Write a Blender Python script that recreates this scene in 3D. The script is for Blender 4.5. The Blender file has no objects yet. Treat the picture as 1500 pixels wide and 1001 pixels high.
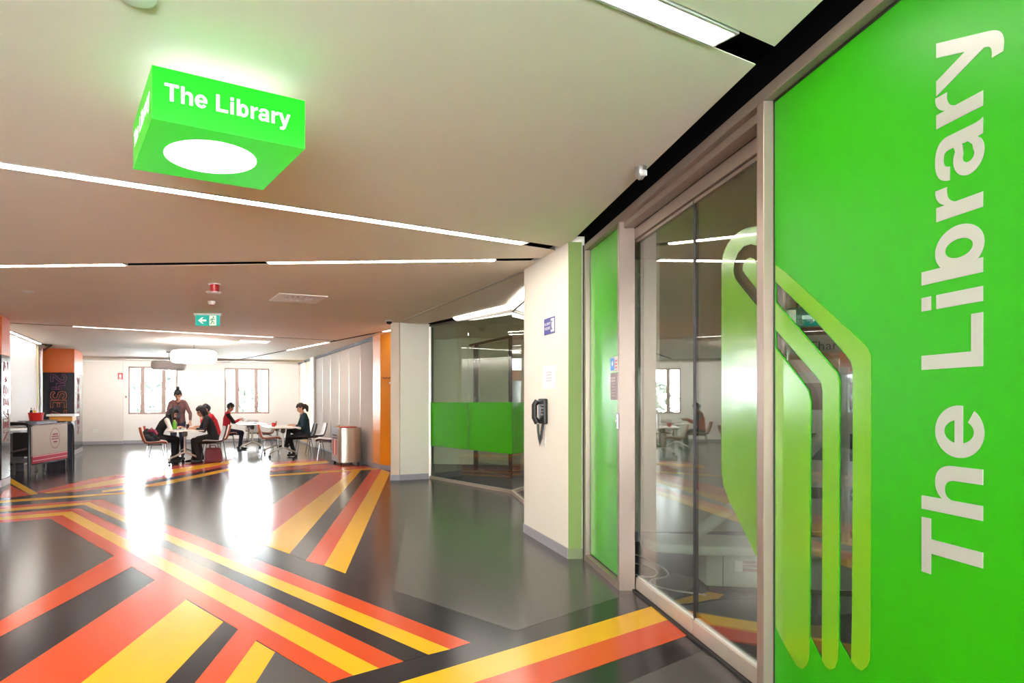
import bpy, bmesh, math, random
from mathutils import Vector, Matrix
from mathutils.geometry import tessellate_polygon
import numpy as np

random.seed(4)
PI = math.pi
# ------------------------------------------------------------------ camera, world, exposure
H = 1.35                    # eye height
F, PX0, PY0 = 950.0, 592.0, 590.0   # focal length and principal point in photo pixels (1500 x 1001)
ZC = 2.735                  # ceiling height
scene = bpy.context.scene
col = scene.collection
cam_d = bpy.data.cameras.new('camera'); cam = bpy.data.objects.new('camera', cam_d); col.objects.link(cam)
cam_d.sensor_width = 36.0; cam_d.lens = 36.0 * F / 1500.0
cam_d.shift_x = (750.0 - PX0) / 1500.0; cam_d.shift_y = (PY0 - 500.5) / 1500.0
cam_d.clip_start = 0.02; cam_d.clip_end = 300
cam.location = (0, 0, H); cam.rotation_euler = (PI / 2, 0, 0)
scene.camera = cam

SKY = 50.0                   # overcast daylight
STRIP = 26.0                # fluorescent strips
world = bpy.data.worlds.new('sky'); scene.world = world; world.use_nodes = True
bg = world.node_tree.nodes['Background']; bg.inputs[0].default_value = (0.93, 0.97, 1.0, 1); bg.inputs[1].default_value = SKY
vs = scene.view_settings
scene.display_settings.display_device = 'sRGB'
vs.view_transform = 'Standard'; vs.look = 'None'; vs.gamma = 1.0; vs.use_curve_mapping = False; vs.exposure = 0.74
try:
    cy = scene.cycles
    cy.use_denoising = True; cy.max_bounces = 10; cy.diffuse_bounces = 5; cy.glossy_bounces = 5
    cy.transparent_max_bounces = 24; cy.transmission_bounces = 8; cy.sample_clamp_indirect = 8.0
    cy.caustics_reflective = False; cy.caustics_refractive = False
except Exception:
    pass

# ------------------------------------------------------------------ pixel -> place (floor, ceiling, planes)
def FL(x, y, z=0.0):
    Y = F * (H - z) / (y - PY0); return Vector(((x - PX0) * Y / F, Y, z))
def CE(x, y, z=ZC):
    Y = F * (z - H) / (PY0 - y); return Vector(((x - PX0) * Y / F, Y, z))
def WX(x, y, X):            # point on the upright plane X = const
    Y = F * X / (x - PX0); return (Y, H - (y - PY0) * Y / F)
ANG = math.radians(18.7)
U = Vector((math.cos(ANG), math.sin(ANG), 0)); V = Vector((-math.sin(ANG), math.cos(ANG), 0))
UP = Vector((0, 0, 1))

# ------------------------------------------------------------------ materials
def lin(c):
    return tuple(((v / 255) / 12.92 if v / 255 <= 0.04045 else ((v / 255 + 0.055) / 1.055) ** 2.4) for v in c)
MATS = {}
def mat(name, rgb, rough=0.5, metal=0.0, emit=0.0, emit_rgb=None, noise=0.0, nscale=8.0, bump=0.0, bscale=40.0, coat=0.0, spec=0.5, stretch=None):
    if name in MATS: return MATS[name]
    m = bpy.data.materials.new(name); m.use_nodes = True; nt = m.node_tree
    b = nt.nodes['Principled BSDF']; c = lin(rgb)
    b.inputs['Base Color'].default_value = (*c, 1); b.inputs['Roughness'].default_value = rough; b.inputs['Metallic'].default_value = metal
    b.inputs['Specular IOR Level'].default_value = spec
    if coat: b.inputs['Coat Weight'].default_value = coat; b.inputs['Coat Roughness'].default_value = 0.05
    if emit:
        b.inputs['Emission Color'].default_value = (*(lin(emit_rgb) if emit_rgb else c), 1); b.inputs['Emission Strength'].default_value = emit
    if noise or bump:
        tc = nt.nodes.new('ShaderNodeTexCoord'); mp = nt.nodes.new('ShaderNodeMapping')
        nt.links.new(tc.outputs['Object'], mp.inputs['Vector'])
        if stretch: mp.inputs['Scale'].default_value = stretch
    if noise:
        n = nt.nodes.new('ShaderNodeTexNoise'); n.inputs['Scale'].default_value = nscale; n.inputs['Detail'].default_value = 4
        nt.links.new(mp.outputs[0], n.inputs['Vector'])
        r = nt.nodes.new('ShaderNodeMapRange'); r.inputs[3].default_value = 1 - noise; r.inputs[4].default_value = 1 + noise
        nt.links.new(n.outputs[0], r.inputs[0])
        mx = nt.nodes.new('ShaderNodeVectorMath'); mx.operation = 'SCALE'; mx.inputs[0].default_value = c
        nt.links.new(r.outputs[0], mx.inputs['Scale']); nt.links.new(mx.outputs[0], b.inputs['Base Color'])
    if bump:
        n2 = nt.nodes.new('ShaderNodeTexNoise'); n2.inputs['Scale'].default_value = bscale; n2.inputs['Detail'].default_value = 3
        nt.links.new(mp.outputs[0], n2.inputs['Vector'])
        bp = nt.nodes.new('ShaderNodeBump'); bp.inputs['Strength'].default_value = bump; bp.inputs['Distance'].default_value = 0.01
        nt.links.new(n2.outputs[0], bp.inputs['Height']); nt.links.new(bp.outputs[0], b.inputs['Normal'])
    MATS[name] = m; return m
def glass_mat(name, tint=(0.86, 0.93, 0.88), rough=0.0, ior=1.5, boost=1.0):
    m = bpy.data.materials.new(name); m.use_nodes = True; nt = m.node_tree; nt.nodes.clear()
    o = nt.nodes.new('ShaderNodeOutputMaterial'); t = nt.nodes.new('ShaderNodeBsdfTransparent'); g = nt.nodes.new('ShaderNodeBsdfGlossy')
    t.inputs[0].default_value = (*tint, 1); g.inputs['Roughness'].default_value = rough; g.inputs[0].default_value = (1, 1, 1, 1)
    f = nt.nodes.new('ShaderNodeFresnel'); ge = nt.nodes.new('ShaderNodeNewGeometry'); mr = nt.nodes.new('ShaderNodeMapRange')   # same reflectance on both faces
    mr.inputs[3].default_value = ior; mr.inputs[4].default_value = 1.0 / ior
    nt.links.new(ge.outputs['Backfacing'], mr.inputs[0]); nt.links.new(mr.outputs[0], f.inputs[0])
    mx = nt.nodes.new('ShaderNodeMixShader'); mu = nt.nodes.new('ShaderNodeMath'); mu.operation = 'MULTIPLY'; mu.inputs[1].default_value = boost; mu.use_clamp = True
    nt.links.new(f.outputs[0], mu.inputs[0]); nt.links.new(mu.outputs[0], mx.inputs[0]); nt.links.new(t.outputs[0], mx.inputs[1]); nt.links.new(g.outputs[0], mx.inputs[2])
    nt.links.new(mx.outputs[0], o.inputs[0]); MATS[name] = m; return m

M_ceil = mat('ceiling_paint', (241, 233, 219), 0.7, noise=0.02, nscale=1.5)
M_void = mat('void_shade_black', (3, 3, 5), 1.0, spec=0.05)  # near-black colour stands in for the shade inside ceiling slots and gap
M_wall = mat('cream_wall_paint', (240, 234, 220), 0.6, noise=0.015, nscale=2)
M_wallw = mat('white_wall_paint', (246, 243, 240), 0.6, noise=0.01, nscale=2)
M_skirt = mat('grey_vinyl_skirting', (160, 158, 165), 0.4)
M_olive = mat('olive_face', (122, 142, 74), 0.5)  # one plain olive colour for the end face of the phone wall
M_orangewall = mat('orange_wall_paint', (240, 150, 20), 0.35, noise=0.02)
FLR = dict(bump=0.05, bscale=3.0, spec=0.55)
M_f_dark = mat('floor_charcoal_vinyl', (27, 26, 35), 0.21, noise=0.08, nscale=2.5, **FLR)
M_f_grey = mat('floor_grey_vinyl', (78, 75, 75), 0.22, noise=0.08, nscale=2.5, **FLR)
M_f_orange = mat('floor_orange_vinyl', (214, 76, 32), 0.22, noise=0.04, nscale=2.5, **FLR)
M_f_yellow = mat('floor_yellow_vinyl', (242, 182, 26), 0.22, noise=0.03, nscale=2.5, **FLR)
M_carpet = mat('blue_black_carpet', (36, 37, 48), 0.9, noise=0.3, nscale=60)
M_carpetg = mat('grey_carpet', (92, 96, 100), 0.9, noise=0.25, nscale=60)
M_carpeto = mat('olive_carpet', (150, 130, 84), 0.9, noise=0.2, nscale=60)
M_carpetr = mat('maroon_carpet', (120, 44, 54), 0.9, noise=0.2, nscale=60)
M_strip = mat('fluorescent_diffuser', (255, 255, 255), 0.4, emit=STRIP, emit_rgb=(255, 248, 238))
M_frame = mat('champagne_aluminium', (158, 140, 128), 0.38, metal=0.55, noise=0.05, nscale=30, stretch=(1, 1, 0.05))
M_framep = mat('pale_aluminium', (205, 192, 178), 0.35, metal=0.4)
M_gasket = mat('black_gasket', (12, 12, 14), 0.5)
M_green = mat('green_glass_film', (36, 150, 0), 0.40, spec=0.25)
M_lime = mat('lime_glass_film', (104, 164, 18), 0.2, coat=0.3, spec=0.5)
M_silver = mat('silver_vinyl_letter', (176, 176, 164), 0.35, metal=0.1)
M_glass = glass_mat('clear_glass', (0.86, 0.92, 0.87), boost=1.8)
M_wglass = glass_mat('window_glass', (0.95, 0.97, 0.96))
M_white = mat('white_plastic', (240, 240, 238), 0.35)
M_black = mat('black_plastic', (9, 9, 12), 0.45)
M_chrome = mat('chrome_tube', (150, 150, 155), 0.25, metal=1.0)
M_steel = mat('brushed_steel', (196, 186, 168), 0.28, metal=0.9, noise=0.05, nscale=20, stretch=(1, 1, 0.04))
M_red = mat('red_plastic', (205, 30, 28), 0.35)

# ------------------------------------------------------------------ geometry helpers
class MB:
    def __init__(s): s.bm = bmesh.new()
    def box(s, c, d, rz=0.0, ax=None):
        c = Vector(c); X, Y, Z = ax if ax else (Vector((math.cos(rz), math.sin(rz), 0)), Vector((-math.sin(rz), math.cos(rz), 0)), UP)
        vs_ = [s.bm.verts.new(c + X * (i * d[0] / 2) + Y * (j * d[1] / 2) + Z * (k * d[2] / 2)) for k in (-1, 1) for j in (-1, 1) for i in (-1, 1)]
        for f in ((0, 2, 3, 1), (4, 5, 7, 6), (0, 1, 5, 4), (2, 6, 7, 3), (0, 4, 6, 2), (1, 3, 7, 5)): s.bm.faces.new([vs_[i] for i in f])
        return s
    def tube(s, pts, r, n=8, cap=True):
        pts = [Vector(p) for p in pts]; rs = r if isinstance(r, (list, tuple)) else [r] * len(pts); rings = []; nrm = None
        for i, p in enumerate(pts):
            t = (pts[min(i + 1, len(pts) - 1)] - pts[max(i - 1, 0)])
            t = t.normalized() if t.length > 1e-9 else UP.copy()
            if nrm is None: nrm = (Vector((1, 0, 0)) if abs(t.x) < 0.8 else Vector((0, 1, 0)))
            nrm = (nrm - t * nrm.dot(t))
            nrm = nrm.normalized() if nrm.length > 1e-6 else t.orthogonal().normalized()
            b = t.cross(nrm)
            rings.append([s.bm.verts.new(p + (nrm * math.cos(2 * PI * k / n) + b * math.sin(2 * PI * k / n)) * rs[i]) for k in range(n)])
        for a, b in zip(rings, rings[1:]):
            for k in range(n): s.bm.faces.new((a[k], a[(k + 1) % n], b[(k + 1) % n], b[k]))
        if cap: s.bm.faces.new(rings[0][::-1]); s.bm.faces.new(rings[-1])
        return s
    def lathe(s, prof, c=(0, 0, 0), n=24, ax=None, sx=1.0, sy=1.0):
        c = Vector(c); X, Y, Z = ax if ax else (Vector((1, 0, 0)), Vector((0, 1, 0)), UP); rings = []
        for r, z in prof: rings.append([s.bm.verts.new(c + X * (r * sx * math.cos(2 * PI * k / n)) + Y * (r * sy * math.sin(2 * PI * k / n)) + Z * z) for k in range(n)])
        for a, b in zip(rings, rings[1:]):
            for k in range(n): s.bm.faces.new((a[k], a[(k + 1) % n], b[(k + 1) % n], b[k]))
        s.bm.faces.new(rings[0][::-1]); s.bm.faces.new(rings[-1]); return s
    def sphere(s, c, r, n=12, sc=(1, 1, 1)):
        c = Vector(c); m = max(6, n // 2); rings = []
        for k in range(1, m):
            a = PI * k / m; rings.append([s.bm.verts.new(c + Vector((math.sin(a) * math.cos(2 * PI * q / n) * sc[0], math.sin(a) * math.sin(2 * PI * q / n) * sc[1], math.cos(a) * sc[2])) * r) for q in range(n)])
        t, b = s.bm.verts.new(c + Vector((0, 0, r * sc[2]))), s.bm.verts.new(c - Vector((0, 0, r * sc[2])))
        for q in range(n): s.bm.faces.new((t, rings[0][q], rings[0][(q + 1) % n])); s.bm.faces.new((b, rings[-1][(q + 1) % n], rings[-1][q]))
        for u_, w_ in zip(rings, rings[1:]):
            for q in range(n): s.bm.faces.new((u_[q], w_[q], w_[(q + 1) % n], u_[(q + 1) % n]))
        return s
    def prism(s, loops, to3, off):           # loops: outer 2D loop then holes; to3 maps 2D -> 3D; off = thickness vector
        if not isinstance(loops[0][0], (tuple, list, Vector)): loops = [loops]
        off = Vector(off); flat = [Vector((p[0], p[1], 0)) for lp in loops for p in lp]
        tris = tessellate_polygon([[Vector((p[0], p[1], 0)) for p in lp] for lp in loops])
        A = [s.bm.verts.new(Vector(to3(p))) for p in flat]; B = [s.bm.verts.new(Vector(to3(p)) + off) for p in flat]
        for t in tris:
            try: s.bm.faces.new([A[i] for i in t]); s.bm.faces.new([B[i] for i in t][::-1])
            except ValueError: pass
        k = 0
        for lp in loops:
            n = len(lp)
            for i in range(n):
                a, b = k + i, k + (i + 1) % n
                try: s.bm.faces.new((A[a], A[b], B[b], B[a]))
                except ValueError: pass
            k += n
        return s
    def build(s, name, m, parent=None, smooth=False, bevel=0.0, seg=2):
        bm = s.bm; bmesh.ops.recalc_face_normals(bm, faces=bm.faces); me = bpy.data.meshes.new(name); bm.to_mesh(me); bm.free()
        me.materials.append(m); o = bpy.data.objects.new(name, me); col.objects.link(o)
        if parent is not None: o.parent = parent
        if smooth:
            for p in me.polygons: p.use_smooth = True
            try: me.set_sharp_from_angle(angle=math.radians(40))
            except Exception: pass
        if bevel:
            b = o.modifiers.new('bevel', 'BEVEL'); b.width = bevel; b.segments = seg; b.limit_method = 'ANGLE'
        return o
XY = lambda z: (lambda p: (p[0], p[1], z))
def YZ(X): return lambda p: (X, p[0], p[1])
def tag(o, label, cat, group=None):
    o['label'] = label; o['category'] = cat
    if group: o['group'] = group
    return o
def thing(name, label, cat, loc=(0, 0, 0), rz=0.0, group=None):
    o = bpy.data.objects.new(name, None); o.empty_display_size = 0.1; col.objects.link(o); o.location = loc; o.rotation_euler = (0, 0, rz); return tag(o, label, cat, group)
def struct(o, label=None, cat=None):
    o['kind'] = 'structure'
    if label: o['label'] = label
    if cat: o['category'] = cat
    return o
def sempty(name, label, cat):
    o = bpy.data.objects.new(name, None); col.objects.link(o); return struct(o, label, cat)
def wallpoly(name, pts, z0, z1, m, label, cat='wall', parent=None):
    o = MB().prism([tuple(p[:2]) for p in pts], XY(z0), (0, 0, z1 - z0)).build(name, m, parent)
    return struct(o, label, cat) if parent is None else o
def wallseg(name, a, b, th, z0, z1, m, label=None, parent=None):   # upright slab from a to b, thickness th to the left of a->b
    a = Vector((a[0], a[1], 0)); b = Vector((b[0], b[1], 0)); n = UP.cross(b - a).normalized() * th
    pts = [a, b, b + n, a + n]
    return wallpoly(name, pts, z0, z1, m, label, 'wall', parent)
def copy_tree(o, parent=None, label=None):
    c = o.copy(); col.objects.link(c); c.parent = parent
    for ch in o.children: copy_tree(ch, c)
    if label: c['label'] = label
    return c

# ================================================================== FLOOR
floor = struct(MB().box((-3, 9, -0.05), (22, 34, 0.1)).build('floor', M_f_dark), 'dark charcoal vinyl floor with orange and yellow stripes', 'floor')
stripe_n = 0
def stripe(pts, m, name, lvl=1):
    global stripe_n
    stripe_n += 1; z = 0.0008 * lvl + 0.00002 * stripe_n
    loop = [tuple(FL(x, y)[:2]) for x, y in pts]
    return MB().prism(loop, XY(0.0), (0, 0, z)).build(name, m, floor)
O_, Y_, K_, G_ = M_f_orange, M_f_yellow, M_f_dark, M_f_grey
# grey field in front of the glazed room and the entrance
stripe([(605, 699), (577, 865), (755, 925), (913, 873), (940, 868), (1000, 850), (900, 780), (800, 740), (700, 705)], G_, 'grey_field', 1)
stripe([(939, 992), (1035, 952), (1100, 985), (1180, 1080), (900, 1010)], G_, 'grey_field', 1)
# grey field at the left, between the two bundles
stripe([(-60, 771), (74, 760), (170, 819.5), (0, 910), (-60, 942)], G_, 'grey_field', 1)
stripe([(403, 955.6), (478, 999.6), (482, 1003), (400, 1080), (320, 1080), (374.7, 1001)], G_, 'grey_field', 1)
# six-stripe bundle that bends at the left
L = -60
bund = [((L, 771), (74, 760), (482, 1001)), ((L, 767.3), (92, 755.2), (517, 990)), ((L, 762.6), (105, 749.6), (555, 979.6)),
        ((L, 757.5), (117.5, 745), (591, 969.4)), ((L, 755.5), (124, 740), (627, 959.6)), ((L, 751), (131, 736), (659, 951.6)), ((L, 746.5), (150, 732), (689, 942))]
for i, (m, nm) in enumerate(((O_, 'orange_stripe'), (Y_, 'yellow_stripe'), (O_, 'orange_stripe'), (K_, 'charcoal_stripe'), (Y_, 'yellow_stripe'), (O_, 'orange_stripe'))):
    a, b = bund[i], bund[i + 1]; stripe([a[0], a[1], a[2], b[2], b[1], b[0]], m, nm)
# stripes running off to the lower left from the bundle
stripe([(172, 812), (196, 827), (192.5, 831), (0, 933), (-60, 965), (-60, 942), (0, 910)], O_, 'orange_stripe')
stripe([(226, 851), (229, 846), (276, 875), (272.5, 879), (119, 1001), (20, 1080), (-120, 1080), (0, 999.6)], O_, 'orange_stripe')
stripe([(272.5, 879), (327, 911.5), (242, 1001), (167, 1080), (20, 1080), (119, 1001)], Y_, 'yellow_stripe')
stripe([(348, 923.5), (351, 919), (378, 935), (374.7, 939.5), (330, 1001), (273, 1080), (229, 1080), (285.4, 1001)], O_, 'orange_stripe')
stripe([(374.7, 939.5), (403, 956), (374.7, 1001), (325, 1080), (273, 1080), (330, 1001)], Y_, 'yellow_stripe')
# pair that crosses the entrance
stripe([(450, 1052), (584, 1001), (955, 888.6), (1060, 857), (1100, 868), (981, 907.6), (694, 1001), (560, 1052)], Y_, 'yellow_stripe')
stripe([(560, 1052), (694, 1001), (981, 907.6), (1040, 887), (1070, 908), (1009, 930.6), (806, 1001), (680, 1052)], O_, 'orange_stripe')
# fan that runs to the orange wall
stripe([(378, 796), (424, 811.6), (529, 689), (516, 690.5)], Y_, 'yellow_stripe')
stripe([(424, 811.6), (448, 822), (544.5, 688), (529, 689)], K_, 'charcoal_stripe')
stripe([(448, 822), (475, 829), (559, 688), (544.5, 688)], O_, 'orange_stripe')
stripe([(475, 829), (506, 840.6), (571.5, 692), (559, 688)], Y_, 'yellow_stripe')
stripe([(335, 782), (378, 796), (516, 690.5), (470, 693)], O_, 'orange_stripe')
stripe([(470, 690.7), (545, 686.6), (560, 687.4), (470, 693.2), (395, 698.5), (395, 696)], Y_, 'yellow_stripe', 2)
stripe([(480, 681), (545, 684), (545, 686.4), (462, 691), (440, 690)], O_, 'orange_stripe')
stripe([(380, 679), (470, 672), (478, 675), (384, 682)], O_, 'orange_stripe')
stripe([(384, 682), (478, 675), (482, 678.5), (390, 686)], Y_, 'yellow_stripe')
stripe([(392, 687.5), (482, 680), (470, 685), (396, 691)], O_, 'orange_stripe')
# far bundle below the tables
far = [((54, 721), (128, 703), (200, 690.5), (340, 670)), ((64, 722.5), (150, 706), (204, 695.5), (340, 674.2)), ((72, 723), (176, 709), (212, 702), (340, 678.5)), ((120, 720), (205, 708), (230, 703.5), (340, 682)), ((150, 719), (215, 710), (234, 707), (340, 685.5)), ((150, 722), (220, 713), (240, 711), (340, 689))]
for i, (m, nm) in enumerate(((O_, 'orange_stripe'), (Y_, 'yellow_stripe'), (O_, 'orange_stripe'), (K_, 'charcoal_stripe'), (Y_, 'yellow_stripe'))):
    a, b = far[i], far[i + 1]; stripe(list(a) + list(b)[::-1], m, nm)
stripe([(L, 736), (0, 733.6), (172, 722), (200, 720.5), (200, 722), (172, 724.4), (0, 737), (L, 740)], Y_, 'yellow_stripe')
stripe([(16, 701), (56, 723.5), (45, 725.5), (16, 709)], Y_, 'yellow_stripe')
stripe([(14, 711), (45, 725.5), (24, 728.5), (L, 732), (L, 728), (0, 726)], O_, 'orange_stripe')

# ================================================================== CEILING
strip_dir = Vector((math.cos(math.radians(28.9)), math.sin(math.radians(28.9)), 0))
def half(poly, p, n):                 # keep the side where (q - p).n >= 0
    out = []
    for i in range(len(poly)):
        a, b = poly[i], poly[(i + 1) % len(poly)]; da, db = (a - p).dot(n), (b - p).dot(n)
        if da >= 0: out.append(a)
        if (da >= 0) != (db >= 0): out.append(a + (b - a) * (da / (da - db)))
    return out
def cut(polys, a, b, w):              # cut a groove of width w along the line a-b
    d = (b - a).normalized(); n = Vector((-d.y, d.x, 0)); out = []
    for p in polys:
        for s in (1, -1):
            q = half(p, a + n * (s * w / 2), n * s)
            if len(q) > 2: out.append(q)
    return out
def v2(x, y): return Vector((x, y, 0))
def flat(p): return Vector((p.x, p.y, 0))
s0a = flat(CE(928, 0)); s0b = flat(CE(1060, 57.5)); s0d = strip_dir.copy()
s1a, s1b = flat(CE(0, 241.5)), flat(CE(770, 357.2)); s2a, s2b = flat(CE(0, 390)), flat(CE(790, 380.3))
s3a, s3b = flat(CE(14, 473.3)), flat(CE(487, 499)); s4a, s4b = flat(CE(392, 519)), flat(CE(572, 484))
seamA, seamB = flat(CE(768, 397.5)), flat(CE(588, 471))
GW = 0.12
near = [[v2(-12, -5), v2(1.44, -5), v2(1.44, 5.62), v2(1.30, 6.9), v2(seamB.x, seamB.y), v2(-12, seamB.y)]]
back = [v2(-14, seamB.y), v2(seamB.x, seamB.y), v2(1.0, seamB.y + 0.2), v2(1.0, 26), v2(-14, 26)]
near = cut(near, s0a, s0a + s0d, GW)
p6 = s0a - Vector((-s0d.y, s0d.x, 0)) * 2.75            # two more rows behind the camera
p7 = s0a - Vector((-s0d.y, s0d.x, 0)) * 5.2
near = cut(near, p6, p6 + s0d, GW); near = cut(near, p7, p7 + s0d, GW)
near = cut(near, s1a, s1b, GW); near = cut(near, s2a, s2b, GW)
d4 = (s4b - s4a).normalized(); n4 = Vector((-d4.y, d4.x, 0))
bl = half(back, s4a - n4 * 0.05, -n4); br = half(back, s4a + n4 * 0.05, n4)
if (v2(-6, 13) - s4a).dot(-n4) < 0: bl, br = br, bl
backs = [br] + cut([bl], s3a, s3b, 0.10)
ceiling = struct(MB().box((-5, 10.5, ZC + 0.13), (19, 32, 0.06)).build('ceiling', M_void), 'white plasterboard ceiling cut by slanting light slots', 'ceiling')
soff = [seamA, seamB, flat(FL(629, 701)) + v2(-0.3, 0.4), flat(FL(629, 701)) + v2(0.1, 0.1), v2(1.70, 9.7), v2(1.70, 6.75), v2(1.25, 6.75)]
for p in near + backs: MB().prism([tuple(q[:2]) for q in p], XY(ZC), (0, 0, 0.004)).build('ceiling_panel', M_ceil, ceiling)
MB().prism([tuple(q[:2]) for q in soff], XY(ZC + 0.004), (0, 0, 0.08)).build('ceiling_panel', M_ceil, ceiling)
sd = (seamB - seamA).normalized()
MB().box((*((seamA + seamB) / 2)[:2], ZC - 0.002), ((seamB - seamA).length * 0.98, 0.045, 0.008), math.atan2(sd.y, sd.x)).build('ceiling_seam', mat('seam_metal', (200, 194, 186), 0.4, metal=0.3), ceiling)

def strip_light(label, a, b, w=0.085, drop=0.0, group='slanting fluorescent strips in the ceiling'):
    a, b = flat(a), flat(b); d = b - a; rz = math.atan2(d.y, d.x); c = (a + b) / 2
    t = thing('strip_light', label, 'light', (c.x, c.y, ZC), rz, group); ln = d.length
    MB().box((0, 0, 0.01 - drop), (ln, w, 0.02)).build('diffuser', M_strip, t)
    hs = MB()
    for s in (-1, 1): hs.box((0, s * (w / 2 + 0.008), 0.018 - drop), (ln, 0.012, 0.045))
    hs.build('housing', mat('strip_housing', (190, 188, 184), 0.4), t)
    for s in (-1, 1): MB().box((s * (ln / 2 + 0.006), 0, 0.018 - drop), (0.01, w + 0.028, 0.045)).build('end_cap', mat('strip_housing', (190, 188, 184)), t)
    return t
def at1(pa, pb, x):                   # point on the groove line pa-pb seen at photo column x
    k = (x - PX0) / F; d = pb - pa; s = (k * pa.y - pa.x) / (d.x - k * d.y); return pa + d * s
strip_light('long lit strip running past the green hanging sign to the phone wall', at1(s1a, s1b, -500), at1(s1a, s1b, 768))
strip_light('lit strip that ends at a black slot, nearer the lettered column', at1(s2a, s2b, -420), at1(s2a, s2b, 182))
strip_light('lit strip between two black slots, above the round air diffuser', at1(s2a, s2b, 393), at1(s2a, s2b, 725))
e0 = flat(CE(1060, 57.5)); strip_light('wide lit strip beside the black gap over the green glass', e0 - s0d * 4.5, e0)
strip_light('lit strip in the row behind the green hanging sign, out over the entrance', p6 - s0d * 1.9, p6 + s0d * 0.1)
strip_light('lit strip in the last row over the entrance', p7 - s0d * 0.7, p7 + s0d * 0.3)
strip_light('thin lit strip over the study tables', at1(s3a, s3b, 107), at1(s3a, s3b, 400), 0.05)
strip_light('lit strip alongside the folding partition', at1(s4a, s4b, 421), at1(s4a, s4b, 480), 0.07)
strip_light('short lit strip above the orange wall', at1(s4a, s4b, 562), at1(s4a, s4b, 590), 0.07)

# ================================================================== ENTRANCE GLAZING (plane X = XF)
XF, XG, XD = 1.541, 1.577, 1.655
ZT = 2.70
YP1, YP0 = 4.647, 2.835               # door opening
ent = sempty('trim_1', 'brushed champagne aluminium frame round the green entrance glazing', 'door frame')
def fr(y0, y1, z0, z1, x0=XF, x1=XF + 0.10, m=M_frame, nm='frame_member', par=None):
    return MB().box(((x0 + x1) / 2, (y0 + y1) / 2, (z0 + z1) / 2), (x1 - x0, abs(y1 - y0), z1 - z0)).build(nm, m, par or ent, bevel=0.002, seg=1)
fr(-2.0, 5.56, 2.645, ZT)                                   # head
fr(5.515, 5.56, 0.0, 2.645)                                 # far jamb
fr(YP1, YP1 + 0.035, 0.0, 2.645, x1=XD)                      # far door post
fr(2.78, YP0, 0.0, 2.645)                                    # near door post
fr(YP1 + 0.035, 5.515, 0.0, 0.055)                           # sills
fr(-2.0, 2.78, 0.0, 0.06)
fr(-2.05, -2.0, 0.0, ZT)
fr(YP0, YP1, 2.60, 2.645, x0=XF + 0.035, x1=XF + 0.14, nm='door_header')
fr(YP0, YP1, 2.52, 2.594, x0=XD - 0.005, x1=XD + 0.05, nm='door_header')
MB().box((XD + 0.02, (YP0 + YP1) / 2, 2.597), (0.05, YP1 - YP0, 0.008)).build('header_gap', M_gasket, ent)
MB().box((XF + 0.012, 5.575, 1.35), (0.03, 0.02, 2.7)).build('jamb_seal', M_gasket, ent)
MB().box((XF + 0.03, 1.78, 2.79), (0.05, 7.56, 0.18)).build('gap_shade_board', M_void, ent)  # board coloured black to give the dark of the gap over the frame
MB().box((XG + 0.02, 2.776, 1.35), (0.03, 0.01, 2.6)).build('gasket', M_gasket, ent)
MB().box((XG + 0.02, 0.4, 2.64), (0.03, 4.75, 0.014)).build('gasket', M_gasket, ent)
MB().box((XG + 0.02, 5.51, 1.35), (0.03, 0.012, 2.6)).build('gasket', M_gasket, ent)
MB().box((XG + 0.02, 5.1, 0.06), (0.03, 0.8, 0.012)).build('gasket', M_gasket, ent)

# narrow green pane by the phone wall
w4 = sempty('window_3', 'narrow glass pane covered in bright green film beside the sliding door', 'window')
MB().box((XG + 0.016, 5.10, 1.35), (0.012, 0.83, 2.60)).build('pane', M_glass, w4)
MB().box((XG + 0.007, 5.10, 1.35), (0.002, 0.83, 2.58)).build('green_film', mat('green_gloss_film', (62, 186, 10), 0.26, coat=0.45, spec=0.5), w4)

# near pane: green film with slots, lime bands and the lettering
w5 = sempty('window_4', 'large glass pane covered in green film with silver lettering and lime paperclip bands', 'window')
MB().box((XG + 0.016, 0.39, 1.352), (0.012, 4.78, 2.58)).build('pane', M_glass, w5)
def W(pts): return [WX(x, y, XG) for x, y in pts]
slot1 = [(1134.5, 414), (1190, 468), (1236, 520), (1243, 530), (1246, 541), (1246, 700), (1245, 900), (1243.5, 967.7), (1226.5, 938.5), (1227, 700), (1228, 560), (1225, 546), (1180, 494), (1134.5, 442)]
slot2 = [(1134.5, 484), (1165, 520), (1193, 552), (1200, 562), (1202, 573), (1202, 700), (1201, 965.7), (1184, 932.5), (1185, 700), (1186, 588), (1183, 572), (1165, 548), (1134.5, 509)]
gout = [(2.772, 0.062), (2.772, 2.634), (-1.98, 2.634), (-1.98, 0.062)]
MB().prism([gout, W(slot1), W(slot2)], YZ(XG + 0.009), (-0.002, 0, 0)).build('green_film', M_green, w5)
gfilm = [o for o in w5.children if o.name.startswith('green_film')][0]
def film(name, pts, m, par, X=XG + 0.0065, t=0.001): return MB().prism(W(pts), YZ(X), (-t, 0, 0)).build(name, m, par)
film('lime_band', [(1134, 388), (1150, 400), (1200, 446), (1258, 499), (1268, 509), (1273.5, 522), (1273.5, 700), (1272, 965), (1268, 977), (1260, 983), (1253, 979), (1244.5, 968), (1246, 900), (1247, 700), (1247, 541), (1244, 529), (1237, 519), (1191, 467), (1134, 412.5)], M_lime, w5)
film('lime_band', [(1134, 443.5), (1179, 495), (1224, 547), (1227, 560), (1226, 700), (1225.5, 965), (1221, 979), (1213, 982), (1207, 977), (1202, 967), (1203, 700), (1203, 573), (1201, 561), (1194, 551), (1166, 519), (1134, 482.5)], M_lime, w5)
film('lime_band', [(1134, 510.5), (1164, 549), (1182, 573), (1185, 588), (1184, 700), (1183, 962), (1180, 975), (1173, 981), (1165, 976), (1150, 950), (1134, 918)], M_lime, w5)

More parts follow.
